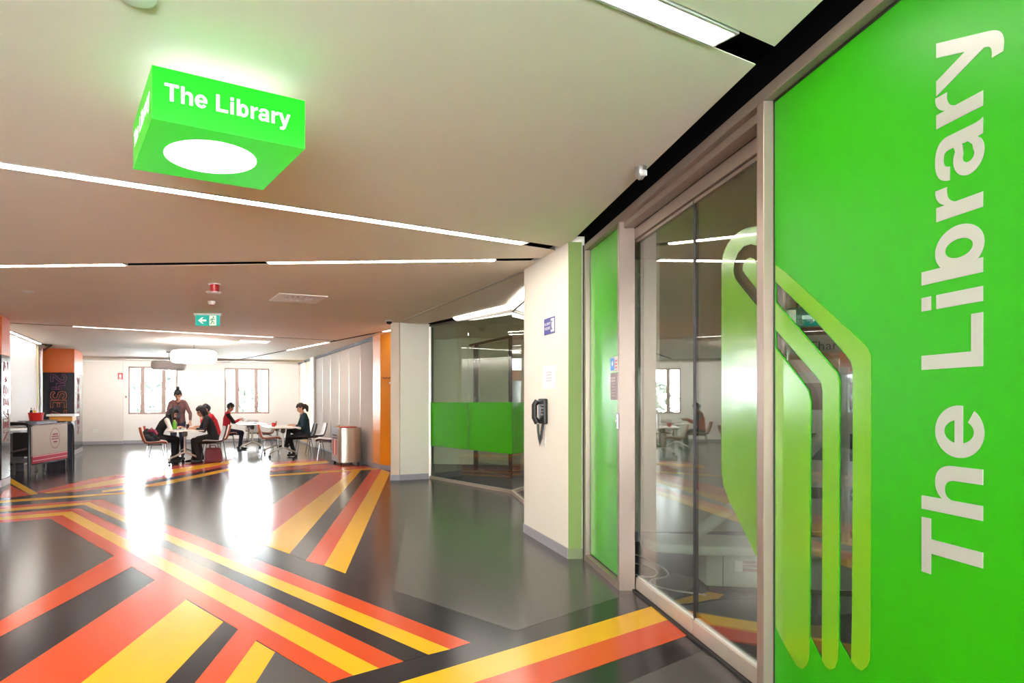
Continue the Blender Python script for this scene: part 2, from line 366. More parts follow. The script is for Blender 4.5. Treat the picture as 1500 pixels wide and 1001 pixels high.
# ---------------- lettering: own outlines of a bold grotesque
def bz(p0, p1, p2, p3, n=8):
    P = [Vector((*p, 0)) for p in (p0, p1, p2, p3)]; out = []
    for i in range(n + 1):
        t = i / n; q = P[0] * (1 - t) ** 3 + P[1] * 3 * t * (1 - t) ** 2 + P[2] * 3 * t * t * (1 - t) + P[3] * t ** 3; out.append((q.x, q.y))
    return out
def rect(x0, y0, x1, y1): return [(x0, y0), (x1, y0), (x1, y1), (x0, y1)]
def ring(cx, cy, R, r, a0, a1, n=28):
    o = []
    for i in range(n + 1):
        a = math.radians(a0 + (a1 - a0) * i / n); o.append((cx + R[0] * math.cos(a), cy + R[1] * math.sin(a)))
    for i in range(n, -1, -1):
        a = math.radians(a0 + (a1 - a0) * i / n); o.append((cx + r[0] * math.cos(a), cy + r[1] * math.sin(a)))
    return o
arch = bz((546, 338), (546, 470), (480, 546), (372, 546)) + bz((372, 546), (300, 546), (240, 515), (203, 455))[1:] + bz((203, 315), (205, 390), (245, 430), (302, 430)) + bz((302, 430), (372, 430), (402, 385), (402, 312))[1:]
GLY = {
 'T': (611, [rect(20, 598, 591, 720), rect(233, 0, 380, 600)]),
 'h': (611, [rect(65, 0, 205, 720), arch, rect(402, 0, 546, 340)]),
 'e': (556, [ring(278, 266, (256, 280), (116, 170), -10, 322, 40), rect(140, 218, 520, 312)]),
 'L': (611, [rect(70, 0, 217, 720), rect(215, 0, 575, 126)]),
 'i': (278, [rect(68, 0, 210, 532), rect(68, 597, 210, 720)]),
 'b': (611, [rect(62, 0, 200, 720), ring(348, 266, (226, 280), (92, 160), 0, 180), ring(348, 266, (226, 280), (92, 160), 180, 360)]),
 'r': (389, [rect(62, 0, 204, 532), bz((200, 420), (240, 510), (300, 548), (378, 544)) + bz((378, 402), (280, 416), (206, 372), (200, 270))]),
 'a': (556, [rect(352, 60, 490, 395), [(360, 0), (512, 0), (496, 40), (490, 95), (352, 95)],
        bz((46, 368), (55, 490), (140, 546), (275, 546)) + bz((275, 546), (420, 546), (490, 490), (490, 385))[1:] + bz((352, 370), (352, 425), (325, 444), (270, 444)) + bz((270, 444), (215, 444), (188, 420), (182, 368))[1:],
        ring(212, 156, (184, 170), (62, 66), 60, 300), bz((300, 304), (330, 312), (345, 318), (354, 334)) + [(354, 240), (340, 222), (243, 213), (232, 300)],
        [(243, 99), (300, 110), (354, 165), (354, 60), (320, 18), (300, 8)]]),
 'y': (556, [[(8, 532), (160, 532), (349, 15), (208, -8)], [(399, 532), (546, 532), (345, -30), (300, 10), (225, 30)],
        bz((345, -30), (305, -150), (260, -212), (150, -212)) + [(70, -206), (70, -92)] + bz((70, -92), (150, -98), (195, -90), (209, -6)) + [(280, 40)]]),
}
def lettering(txt, to3, em, m, par, nrm, t=0.0012):
    x = 0.0; nrm = Vector(nrm)
    for ch in txt:
        if ch == ' ': x += 0.278 * em; continue
        adv, parts = GLY[ch]; mb = MB()
        for k, p in enumerate(parts):
            mb.prism([(x + q[0] * em / 1000, q[1] * em / 1000) for q in p], to3, nrm * (t + 0.00015 * k))
        mb.build('letter', m, par); x += adv * em / 1000
    return x
EM = 0.2925
lettering('The Library', lambda p: (XG + 0.0065, 1.773 + p[1], 0.828 + p[0]), EM, M_silver, gfilm, (-1, 0, 0))

# sliding door
door = sempty('door_1', 'pair of clear glass sliding doors with a lime paperclip decal', 'door')
ym = 3.735
for k, (y0, y1, xo) in enumerate(((ym + 0.008, YP1 - 0.004, 0.0), (YP0 + 0.004, ym - 0.008, 0.0))):
    x0 = XD + 0.005 + xo
    lf = MB().box((x0 + 0.02, (y0 + y1) / 2, 1.31), (0.012, y1 - y0, 2.42)).build('door_leaf', M_glass, door)
    rl = MB().box((x0 + 0.02, (y0 + y1) / 2, 0.057), (0.045, y1 - y0, 0.086)).build('bottom_rail', M_framep, lf, bevel=0.003)
    MB().box((x0 + 0.02, (y0 + y1) / 2, 0.106), (0.02, y1 - y0, 0.012)).build('glass_bead', M_white, lf)
    MB().box((x0 + 0.02, y1 if k else y0, 1.31), (0.018, 0.012, 2.42)).build('edge_seal', M_gasket, lf)
    MB().box((x0 + 0.02, (y0 + y1) / 2, 2.505), (0.03, y1 - y0, 0.02)).build('top_rail', M_frame, lf)
MB().box((XD + 0.025, (YP0 + YP1) / 2, 0.006), (0.09, YP1 - YP0, 0.012)).build('door_track', M_gasket, door)
XDF = XD + 0.018
def WD(pts): return [WX(x, y, XDF) for x, y in pts]
def arcpx(cx, cy, rx, ry, a0, a1, n=10): return [(cx + rx * math.cos(math.radians(a0 + (a1 - a0) * i / n)), cy - ry * math.sin(math.radians(a0 + (a1 - a0) * i / n))) for i in range(n + 1)]
outer = [(1109, 331.5)] + arcpx(1108, 392, 51, 60, 95, 180, 10) + [(1057, 560), (1057, 690), (1060, 712), (1068, 733), (1090, 778), (1109, 817)]
hole = [(1109, 360), (1100, 358), (1090, 361), (1081, 371), (1076, 385), (1074.5, 398), (1077, 408), (1086, 420), (1109, 448), (1109, 424), (1094, 405), (1088, 396), (1088.5, 388), (1093, 380), (1100, 377), (1106, 380), (1109, 386)]
MB().prism(WD(outer[:1] + outer[1:] + [(1109, 448)] + [(1086, 420), (1077, 408), (1074.5, 398), (1076, 385), (1081, 371), (1090, 361), (1100, 358), (1109, 360)]), YZ(XDF), (-0.0012, 0, 0)).build('lime_decal', M_lime, door)
MB().prism(WD([(1109, 424), (1094, 405), (1088, 396), (1088.5, 388), (1093, 380), (1100, 377), (1106, 380), (1109, 386)]), YZ(XDF), (-0.0012, 0, 0)).build('lime_decal', M_lime, door)

# ================================================================== WALLS
pA, pB = FL(767.7, 780), FL(832.5, 819)
wr = wallpoly('wall_right', [pA, pB, (XF + 0.04, pB.y), (XF + 0.04, 6.75), (1.40, 6.80)], 0, ZC + 0.05, M_wall, 'cream wall panel that carries the black phone')
dd = (pB - pA); rzp = math.atan2(dd.y, dd.x)
nrmp = Vector((dd.y, -dd.x, 0)).normalized()
if nrmp.x > 0: nrmp = -nrmp
struct(MB().box((*((pA + pB) / 2 + nrmp * 0.004)[:2], 0.045), (dd.length + 0.01, 0.012, 0.09), rzp).build('baseboard_right', M_skirt), 'grey vinyl skirting under the phone wall', 'skirting')
struct(MB().box(((pB.x + 1.533) / 2, pB.y - 0.004, ZC / 2 + 0.045), (1.533 - pB.x, 0.008, ZC - 0.09)).build('trim_2', M_olive), 'olive green end face of the phone wall', 'wall trim')
struct(MB().box(((pB.x + 1.533) / 2, pB.y - 0.004, 0.045), (1.533 - pB.x + 0.01, 0.012, 0.09)).build('baseboard_end', mat('olive_skirting', (118, 128, 92), 0.4)), 'grey green skirting at the wall end beside the green pane', 'skirting')
# cream wall and post left of the glazed room
cw0, cw1 = FL(586, 704), FL(628, 701.8)
wallseg('wall_centre', cw0, cw1, 0.25, 0, ZC + 0.05, M_wall, 'short cream wall between the orange wall and the glazed room')
struct(MB().box((*((cw0 + cw1) / 2 + Vector((0, -0.012, 0)))[:2], 0.05), ((cw1 - cw0).length, 0.014, 0.10), math.atan2(cw1.y - cw0.y, cw1.x - cw0.x)).build('baseboard_centre', M_skirt), 'grey skirting under the short cream wall', 'skirting')
struct(MB().box(((-0.237 - 0.08) / 2, 11.42, ZC / 2), (0.155, 0.40, ZC + 0.06)).build('trim_3', mat('post_paint', (226, 206, 184), 0.5), bevel=0.012), 'slim cream post at the edge of the orange recess', 'post')
struct(MB().box(((-0.237 - 0.08) / 2, 11.42, 0.05), (0.17, 0.415, 0.10)).build('baseboard_post', M_skirt, bevel=0.004), 'grey skirting wrapped round the slim post', 'skirting')
oA, oB, oC = v2(-0.655, 13.57), v2(-0.482, 13.09), v2(-0.23, 12.83)
wallpoly('wall_orange', [oA, oB, oC, v2(0.1, 12.6), v2(0.1, 13.9), v2(-0.45, 13.9)], 0, ZC + 0.05, M_orangewall, 'orange painted wall beside the folding partition')
for a, b, nm in ((oA, oB, 'baseboard_orange'), (oB, oC, 'baseboard_recess')):
    n = Vector((-(b - a).y, (b - a).x, 0)).normalized()
    if n.dot(v2(-1, -1)) < 0: n = -n
    struct(MB().box((*((a + b) / 2 + n * 0.006)[:2], 0.05), ((b - a).length, 0.012, 0.10), math.atan2((b - a).y, (b - a).x)).build(nm, M_skirt), 'grey skirting at the foot of the orange wall, ' + ('by the partition' if nm[-1] == 'e' else 'in the recess'), 'skirting')
rail = thing('wall_rail', 'small dark wavy rail fixed to the orange wall', 'rail', (-0.36, 12.955, 1.84))
pdir = (oC - oB).normalized()
MB().tube([pdir * (-0.09 + 0.03 * i) + v2(-0.012, -0.014) + UP * (0.012 * math.sin(i * 1.9)) for i in range(9)], 0.009, 6).build('bar', mat('dark_brown', (92, 52, 16), 0.5), rail)
MB().box(pdir * 0.14 + v2(-0.006, -0.006) + UP * -0.10, (0.07, 0.012, 0.03), math.atan2(pdir.y, pdir.x)).build('plate', M_white, rail)

# folding partition
fold = sempty('wall_folding', 'grey folding partition of tall upright panels', 'partition')
fo = v2(-0.655, 13.60); fd = (v2(-3.83, 22.9) - v2(-0.655, 13.57)).normalized(); fa = math.atan2(fd.y, fd.x); fn = v2(fd.y, -fd.x)
M_panel = mat('partition_fabric', (196, 182, 170), 0.75, noise=0.03, nscale=40)
M_panel2 = mat('partition_cream', (232, 208, 170), 0.7, noise=0.03, nscale=40)
PW = 1.045
for i in range(9):
    s0 = 0.02 + i * PW
    if i == 6:
        MB().box(fo + fd * (s0 + 0.30) + fn * 0.02 + UP * (ZC / 2), (0.6, 0.14, ZC), fa).build('pillar', M_wallw, fold); continue
    sh = 0.45 if i > 6 else 0.0
    ln = PW - 0.03
    MB().box(fo + fd * (s0 + PW / 2 - sh) + fn * 0.05 + UP * 1.355, (ln, 0.07, 2.61), fa).build('panel', M_panel if i < 6 else M_panel2, fold, bevel=0.006)
    MB().box(fo + fd * (s0 + PW - sh) + fn * 0.05 + UP * 1.355, (0.024, 0.085, 2.61), fa).build('panel_seal', M_framep, fold)
MB().box(fo + fd * 4.7 + fn * 0.05 + UP * 2.70, (9.4, 0.09, 0.07), fa).build('top_track', mat('track_dark', (54, 48, 60), 0.5), fold)
MB().box(fo + fd * 4.7 + fn * 0.05 + UP * 0.025, (9.4, 0.075, 0.05), fa).build('bottom_seal', M_skirt, fold)
MB().box(fo + fd * 4.9 + fn * 0.2 + UP * (ZC / 2 + 0.02), (10.6, 0.1, ZC + 0.08), fa).build('backing', M_wall, fold)

# far window wall, set out along U from W0
W0 = v2(-9.05, 21.40)
def su(x):
    r = (x - PX0) / F; return (r * 21.4 + 9.05) / (U.x - U.y * r)
WZ0, WZ1 = 0.965, 2.545
far_w = sempty('wall_back', 'white far wall with two tall windows', 'wall')
def farbox(s0, s1, z0, z1, m, nm, par, d0=0.0, d1=0.25):
    c = W0 + U * ((s0 + s1) / 2) + V * ((d0 + d1) / 2) + UP * ((z0 + z1) / 2)
    return MB().box(c, (s1 - s0, d1 - d0, z1 - z0), ANG).build(nm, m, par)
wins = [(su(188), su(260), (su(203.8), su(209.2), su(211.8)), su(240)), (su(329), su(394.5), None, None)]
sL, sR = su(100), su(394.5) + 1.9
edges = [sL, wins[0][0], wins[0][1], wins[1][0], wins[1][1], sR]
for a, b in ((edges[0], edges[1]), (edges[2], edges[3]), (edges[4], edges[5])): farbox(a, b, 0, ZC + 0.05, M_wallw, 'wall_section', far_w)
for a, b in ((edges[1], edges[2]), (edges[3], edges[4])):
    farbox(a, b, 0, WZ0, M_wallw, 'wall_section', far_w); farbox(a, b, WZ1, ZC + 0.05, M_wallw, 'wall_section', far_w)
farbox(sL, sR, 0, 0.1, M_skirt, 'skirting', far_w, -0.012, 0.0)
M_wframe = mat('window_frame_paint', (176, 150, 142), 0.5)
for wi, (a, b, mull) in enumerate(((wins[0][0], wins[0][1], (su(209), su(240))), (wins[1][0], wins[1][1], (su(347), su(375.5))))):
    wn = sempty('window_%d' % (wi + 1), ('three light window behind the standing person', 'three light window beside the folding partition')[wi], 'window')
    fw = 0.055
    farbox(a, a + fw, WZ0, WZ1, M_wframe, 'frame_jamb', wn, 0.02, 0.12); farbox(b - fw, b, WZ0, WZ1, M_wframe, 'frame_jamb', wn, 0.02, 0.12)
    farbox(a, b, WZ1 - 0.06, WZ1, M_wframe, 'frame_head', wn, 0.02, 0.12); farbox(a, b, WZ0, WZ0 + 0.06, M_wframe, 'frame_sill', wn, 0.02, 0.14)
    cuts = [a + fw] + [m for m in mull] + [b - fw]
    for m_ in mull: farbox(m_ - 0.065, m_ + 0.065, WZ0, WZ1, M_wframe, 'mullion', wn, 0.0, 0.12)
    for p0, p1 in zip(cuts, cuts[1:]): farbox(p0, p1, WZ0 + 0.06, WZ1 - 0.06, M_wglass, 'pane', wn, 0.06, 0.068)
# added light to brighten the far wall, its lip hiding it from the room
wwc = W0 + U * 3.0 - V * 1.9
ww = thing('wall_fill_light', 'long added fill light brightening the far window wall', 'light', (wwc.x, wwc.y, ZC), ANG)
MB().prism([(0.0, -0.004), (0.10, -0.004), (0.01, -0.06)], lambda p: (-4.6, p[0], p[1]), (9.2, 0, 0)).build('diffuser', mat('fill_diffuser', (255, 255, 255), 0.4, emit=26.0, emit_rgb=(255, 251, 246)), ww)
MB().box((0, -0.008, -0.033), (9.2, 0.012, 0.066)).build('lip', M_ceil, ww)
# protruding panel wall left of the windows
pw = sempty('wall_panel', 'off white wall panel between the lettered column and the window', 'wall')
farbox(su(118), su(180.5), 0.10, 2.66, mat('panel_paint', (226, 220, 216), 0.6), 'wall_section', pw, -0.18, 0.0)
farbox(su(118), su(180.5), 0, 0.10, M_skirt, 'skirting', pw, -0.19, 0.0)
# left side
wl0 = v2(-8.30, 14.3)
wallseg('wall_left', wl0 + V * 0.95, wl0 - V * 18.5, -0.25, 0, ZC + 0.05, mat('left_wall_paint', (214, 206, 204), 0.6, noise=0.015), 'pale grey wall behind the food cart')
struct(MB().box(wl0 + V * 0.99 - U * 0.03 + UP * (ZC / 2), (0.10, 0.07, ZC), ANG).build('trim_4', mat('cream_edge', (236, 226, 170), 0.5)), 'cream edge trim at the end of the pale wall', 'wall trim')
wallseg('wall_alcove', wl0 + V * 0.95 - U * 0.2, wl0 + V * 0.95 - U * 2.6, 0.2, 0, ZC + 0.05, M_wall, 'wall at the back of the column alcove')
wallseg('wall_far_left', v2(-9.45, 16.4) - V * 1.8, v2(-9.45, 16.4) + V * 5.6, 0.2, 0, ZC + 0.05, M_wall, 'wall behind the orange topped column')
# unseen rear wall behind the camera; its opening is added for fill daylight
rear = sempty('wall_rear', 'unseen rear wall of the entrance hall with an opening added for daylight', 'wall')
for z0, z1 in ((0, 1.2), (2.05, ZC + 0.05)): MB().box((-1.2, -3.6, (z0 + z1) / 2), (6.2, 0.2, z1 - z0)).build('wall_section', M_wall, rear)
for x in (-4.2, -2.4, -0.5, 1.5): MB().box((x, -3.6, 1.435), (0.12, 0.16, 2.37)).build('mullion', M_frame, rear)

# slot light over the pale left wall
strip_light('lit slot washing the pale wall beside the lettered column', wl0 + V * 0.75 + U * 0.10, wl0 - V * 3.0 + U * 0.10, 0.06, 0.024)
brk = thing('ceiling_bracket', 'small dark metal bracket at the end of the slot light', 'bracket', wl0 + V * 1.05 + U * 0.12 + UP * ZC, ANG)
MB().tube([(-0.05, -0.12, -0.01), (0.16, 0.06, -0.02), (0.0, 0.22, -0.02)], 0.02, 6).build('arm', mat('dark_metal', (74, 62, 60), 0.5), brk)
MB().tube([(0.16, 0.06, -0.02), (-0.02, 0.10, -0.14)], 0.02, 6).build('strut', mat('dark_metal', (74, 62, 60), 0.5), brk)

# ================================================================== GLAZED ROOM WITH THE GREEN BAND
g0, g1, g2 = flat(FL(629.5, 701)), flat(FL(751, 723)), flat(FL(768, 738.5)); g3 = v2(g2.x + 0.01, 6.82)
gr = sempty('window_5', 'frameless glass partition with a broad green band', 'window')
def gseg(a, b, z0, z1, th, m, nm, par=None, off=0.0):
    d = b - a; n = v2(-d.y, d.x).normalized()
    if n.y < 0: n = -n
    c = (a + b) / 2 + n * off + UP * ((z0 + z1) / 2)
    return MB().box(c, (d.length, th, z1 - z0), math.atan2(d.y, d.x)).build(nm, m, par or gr)
gm = flat(at1(g0, g1, 686))
BZ0, BZ1 = 1.35 - 64.5 * 11.3 / 950, 1.355
for a, b in ((g0 + (g1 - g0) * 0.02, gm - (g1 - g0) * 0.003), (gm + (g1 - g0) * 0.003, g1), (g1, g3)):
    gseg(a, b, 0.045, ZC - 0.035, 0.012, M_glass, 'pane'); gseg(a, b, BZ0, BZ1, 0.002, mat('green_gloss_film', (62, 186, 10)), 'green_band', off=-0.009)
for a, b in ((g0, g1), (g1, g3)):
    gseg(a, b, 0, 0.045, 0.05, M_framep, 'floor_channel'); gseg(a, b, ZC - 0.035, ZC + 0.004, 0.05, mat('head_channel_dark', (92, 88, 80), 0.4), 'head_channel')
MB().box(g0 + UP * (ZC / 2), (0.05, 0.06, ZC), 0).build('jamb', M_framep, gr); MB().box(g0 + v2(0.045, 0.0) + UP * (ZC / 2), (0.04, 0.04, ZC - 0.1), 0).build('jamb_seal', M_gasket, gr)
# strips along the head of the glass
st = thing('strip_light', 'bent lit strip along the top of the glazed room', 'light', (0, 0, 0))
o1 = [CE(664, 465.5), CE(742, 447), CE(770, 420)]; i1 = [CE(668, 468.5), CE(754, 451), CE(772, 433)]
MB().prism([tuple(p[:2]) for p in o1 + i1[::-1]], XY(ZC - 0.012), (0, 0, 0.012)).build('diffuser', mat('soft_strip_diffuser', (255, 255, 255), 0.4, emit=7.0, emit_rgb=(255, 248, 238)), st)
dk = [CE(627, 474.0), CE(664, 465.5), CE(668, 468.5), CE(633, 475.6)]
MB().prism([tuple(p[:2]) for p in dk], XY(ZC - 0.008), (0, 0, 0.008)).build('dark_end', M_void, st)
# room behind the glass
MB().prism([(0.46, 11.62), (1.62, 9.70), (1.62, 7.0), (4.2, 7.0), (4.2, 15.5), (0.3, 15.5)], XY(0.0), (0, 0, 0.003)).build('carpet', M_carpet, floor)
M_roomw = mat('room_wall_paint', (222, 222, 200), 0.6)
wallseg('wall_room_left', v2(0.44, 11.7), v2(0.2, 14.6), 0.1, 0, ZC + 0.1, M_roomw, 'pale side wall inside the glazed room')
wallseg('wall_room_back', v2(0.1, 14.3), v2(4.3, 13.7), 0.15, 0, ZC + 0.1, M_roomw, 'pale back wall inside the glazed room')
wallseg('wall_room_right', v2(4.2, 14), v2(4.2, 6.45), 0.15, 0, ZC + 0.1, M_roomw, 'pale end wall inside the glazed room')
struct(MB().box((2.3, 10.9, ZC + 0.05), (4.2, 8.4, 0.06)).build('ceiling_room', M_ceil), 'white ceiling of the glazed room', 'ceiling')
dfa, dfb = v2(1.44, 13.0), v2(1.90, 11.5); dfr = thing('inner_door', 'black framed glass door inside the glazed room', 'door', dfa, math.atan2((dfb - dfa).y, (dfb - dfa).x))
dl = (dfb - dfa).length
for x in (0.0, dl): MB().box((x, 0, 1.26), (0.075, 0.075, 2.52)).build('post', M_black, dfr)
MB().box((dl / 2 - 0.12, 0, 2.52), (dl + 0.3, 0.07, 0.04)).build('head', M_black, dfr)
MB().box((dl / 2, 0, 1.25), (dl - 0.08, 0.01, 2.45)).build('pane', M_glass, dfr)
for z in (1.42, 2.2): MB().box((0.045, -0.045, z), (0.03, 0.02, 0.09)).build('hinge', M_chrome, dfr)
strip_light('lit strip inside the glazed room', v2(2.1, 12.9), v2(3.0, 12.4), 0.10, 0.03)
strip_light('added fill strip over the middle of the glazed room', v2(2.4, 10.2), v2(3.4, 9.6), 0.12, 0.03)  # added to brighten the room behind the glass, set out of view
strip_light('added fill strip at the deep end of the glazed room', v2(2.4, 8.0), v2(3.2, 9.2), 0.10, 0.03)  # second added strip, there to lighten the glazed room

# ================================================================== LIBRARY BEHIND THE SLIDING DOOR
MB().prism([(1.72, -2), (6.2, -2), (6.2, 6.4), (1.72, 6.4)], XY(0.0), (0, 0, 0.003)).build('carpet', M_carpet, floor)
def lib(pts, m, nm, lv=1): return MB().prism([tuple(FL(x, y)[:2]) for x, y in pts], XY(0.003), (0, 0, 0.0008 * lv)).build(nm, m, floor)
lib([(984, 882), (1016, 873), (1040, 868), (1060, 872), (1045, 884), (1000, 890)], M_f_yellow, 'yellow_stripe')
lib([(993, 888), (1015, 884), (1108, 876), (1250, 866), (1250, 900), (1108, 912), (1018, 900)], M_carpetg, 'grey_carpet_field', 2)
lib([(1018, 900), (1108, 912), (1230, 920), (1230, 945), (1108, 927), (1045, 917)], M_carpeto, 'olive_carpet_field', 2)
lib([(1005, 893), (1018, 899), (1045, 917), (1036, 918)], M_f_orange, 'orange_stripe', 3)
lib([(1036, 918), (1045, 916), (1108, 926), (1230, 945), (1230, 962), (1108, 944), (1058, 938)], M_carpetr, 'maroon_carpet_field', 3)
lib([(1180, 800), (1300, 760), (1340, 775), (1220, 835), (1190, 838)], M_f_yellow, 'yellow_stripe', 2)
lib([(1190, 838), (1220, 835), (1340, 775), (1360, 800), (1240, 855), (1195, 860)], M_f_orange, 'orange_stripe', 2)
lib([(935, 860), (990, 840), (1030, 852), (985, 880), (962, 880)], M_carpetg, 'grey_carpet_field', 1)
wallseg('wall_library_end', v2(6.2, 6.28), v2(1.60, 6.28), -0.15, 0, ZC + 0.1, M_roomw, 'pale end wall inside the library')
struct(MB().box((3.9, 6.272, 0.05), (4.4, 0.014, 0.10)).build('baseboard_library', M_skirt), 'grey skirting inside the library', 'skirting')
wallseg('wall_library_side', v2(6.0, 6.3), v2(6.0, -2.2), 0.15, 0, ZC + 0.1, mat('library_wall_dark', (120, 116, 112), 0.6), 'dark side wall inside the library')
wallseg('wall_library_rear', v2(6.1, -2.1), v2(1.6, -2.1), -0.15, 0, ZC + 0.1, M_roomw, 'rear wall inside the library')
struct(MB().box((3.9, 2.1, ZC + 0.03), (4.62, 8.7, 0.06)).build('ceiling_library', M_ceil), 'white ceiling inside the library', 'ceiling')
strip_light('lit strip over the library floor', v2(3.2, 0.2), v2(4.8, 1.0), 0.10, 0.03)
strip_light('lit strip at the end of the library by the pale wall', v2(4.2, 3.6), v2(5.4, 4.3), 0.10, 0.03)

# ================================================================== HANGING SIGN
ZB, ZS = 2.4325, 2.635
qa, qb, qc, qd = CE(222, 173, ZB), CE(446, 217.5, ZB), CE(386.5, 279, ZB), CE(195, 248, ZB)
sc_ = (qa + qb + qc + qd) / 4; sa = math.atan2((qb - qa).y + (qc - qd).y, (qb - qa).x + (qc - qd).x); SW = 0.614
sign = thing('hanging_sign', 'glowing green box sign lettered The Library hanging below the ceiling', 'sign', (sc_.x, sc_.y, ZB), sa)
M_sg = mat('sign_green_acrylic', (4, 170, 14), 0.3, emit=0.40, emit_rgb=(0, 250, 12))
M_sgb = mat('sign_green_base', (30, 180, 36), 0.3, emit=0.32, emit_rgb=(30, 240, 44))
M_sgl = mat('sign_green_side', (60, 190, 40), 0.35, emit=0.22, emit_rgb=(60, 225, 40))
M_swh = mat('sign_white_light', (255, 255, 255), 0.4, emit=1.6, emit_rgb=(250, 252, 255))
hs, hh = SW / 2, ZS - ZB
for k in range(4):
    a = k * PI / 2; d = Vector((math.sin(a), -math.cos(a), 0)); t_ = Vector((math.cos(a), math.sin(a), 0))
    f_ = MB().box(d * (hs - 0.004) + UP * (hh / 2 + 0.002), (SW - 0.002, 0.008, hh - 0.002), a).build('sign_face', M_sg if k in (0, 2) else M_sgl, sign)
    em = 0.0929
    lettering('The Library', lambda p, d=d, t_=t_: tuple(d * (hs + 0.0004) + t_ * (p[0] - 0.2637) + UP * (0.080 + p[1])), em, mat('sign_letter', (255, 255, 255), 0.4, emit=0.28, emit_rgb=(245, 255, 245)), f_, d, 0.001)
MB().box((0, 0, 0.003), (SW, SW, 0.006)).build('base_panel', M_sgb, sign)
cc = CE(309, 231.3, ZB); cl = Matrix.Rotation(-sa, 3, 'Z') @ Vector((cc.x - sc_.x, cc.y - sc_.y, 0))
MB().lathe([(0.197, -0.001), (0.197, 0.002)], (cl.x, cl.y, -0.0005), 48).build('round_light', M_swh, sign)
MB().box((0, 0, hh - 0.004), (SW - 0.06, SW - 0.06, 0.008)).build('top_glow_panel', mat('sign_top_light', (255, 255, 255), 0.4, emit=0.5, emit_rgb=(226, 250, 240)), sign)
for sx in (-1, 1):
    for sy in (-1, 1): MB().tube([(sx * 0.06, sy * 0.06, hh), (sx * 0.06, sy * 0.06, ZC - ZB)], 0.006, 6).build('hanger', M_chrome, sign)

# ================================================================== CEILING FITTINGS
def diffuser(label, px, group):
    q = [CE(x, y) for x, y in px]; c = sum(q, Vector()) / 4; a = math.atan2((q[1] - q[0]).y + (q[2] - q[3]).y, (q[1] - q[0]).x + (q[2] - q[3]).x)
    w = ((q[1] - q[0]).length + (q[2] - q[3]).length) / 2; d = ((q[3] - q[0]).length + (q[2] - q[1]).length) / 2
    w = d = min(max((w + d) / 2, 0.55), 0.65)
    t = thing('air_diffuser', label, 'air vent', c, a, group)
    M_df = mat('diffuser_white', (255, 254, 252), 0.4)
    MB().prism([[(-w/2, -d/2), (w/2, -d/2), (w/2, d/2), (-w/2, d/2)], [(0.19 * math.cos(k * PI / 12), 0.19 * math.sin(k * PI / 12)) for k in range(24)]], XY(-0.012), (0, 0, 0.012)).build('plate', M_df, t)
    MB().lathe([(0.19, -0.002), (0.19, -0.0005)], (0, 0, 0), 24).build('throat', mat('throat_dark', (70, 64, 62), 0.6), t)
    for k in range(12):
        b = k * PI / 6; MB().box((0.115 * math.cos(b), 0.115 * math.sin(b), -0.009), (0.14, 0.045, 0.004), b + 0.25).build('vane', M_df, t)
    MB().lathe([(0.035, -0.014), (0.04, -0.004)], (0, 0, 0), 12).build('hub', M_df, t)
diffuser('square white air diffuser with a round swirl vent before the lit strip', [(405, 429), (479, 434), (465, 444), (396, 440)], 'swirl air diffusers')
diffuser('square white air diffuser over the study tables', [(356, 496.5), (397, 498), (389, 503.8), (348, 502.5)], 'swirl air diffusers')
ex = CE(304.5, 459.5); ea = math.radians(3)
exs = thing('exit_sign', 'green hanging exit sign with white arrow and running figure', 'exit sign', (ex.x, ex.y, ZC - 0.19), ea)
MB().box((0, 0, 0.08), (0.37, 0.03, 0.165)).build('panel', mat('exit_green', (22, 178, 160), 0.4, emit=0.25, emit_rgb=(22, 178, 160)), exs)
M_exw = mat('exit_white', (240, 250, 240), 0.4, emit=0.35)
MB().prism([(-0.145, 0.08), (-0.085, 0.13), (-0.06, 0.13), (-0.095, 0.095), (-0.02, 0.095), (-0.02, 0.066), (-0.095, 0.066), (-0.06, 0.03), (-0.085, 0.03)], lambda p: (p[0], -0.0155, p[1]), (0, -0.001, 0)).build('arrow', M_exw, exs)
MB().box((0.08, -0.0155, 0.08), (0.105, 0.002, 0.15)).build('door_field', mat('exit_cream', (236, 244, 214), 0.4, emit=0.35), exs)
M_exg = mat('exit_man_green', (40, 140, 110), 0.5)
run = MB(); X_ = lambda p: (p[0] + 0.08, -0.017, p[1] + 0.08)
for pl in ([(-.005, .03), (-.012, -.012)], [(-.012, -.012), (.018, -.025), (.012, -.058)], [(-.012, -.012), (-.022, -.042), (-.042, -.058)], [(-.002, .026), (.022, .014), (.03, .026)], [(-.004, .028), (-.03, .016), (-.034, -.006)]):
    run.tube([X_(p) for p in pl], 0.0065, 6)
run.sphere(X_((0.008, 0.05)), 0.012, 8, (1, 0.3, 1)); run.build('running_figure', M_exg, exs)
for sx in (-1, 1): MB().tube([(sx * 0.19, 0, 0.15), (sx * 0.20, 0, 0.192)], 0.012, 6).build('bracket', M_white, exs)
MB().box((0, 0, 0.178), (0.42, 0.06, 0.022)).build('mounting_bar', M_white, exs)
stc = CE(314.5, 416); st_ = thing('alarm_strobe', 'red fire alarm strobe on the ceiling', 'alarm', (stc.x, stc.y, ZC - 0.092))
MB().lathe([(0.045, 0), (0.05, 0.02), (0.055, 0.078)], (0, 0, 0), 20).build('red_lens', mat('strobe_red', (176, 8, 14), 0.3), st_); MB().lathe([(0.04, -0.012), (0.045, 0.0)], (0, 0, 0), 20).build('white_tip', M_white, st_); MB().lathe([(0.07, 0.078), (0.07, 0.09)], (0, 0, 0), 20).build('base', M_white, st_)
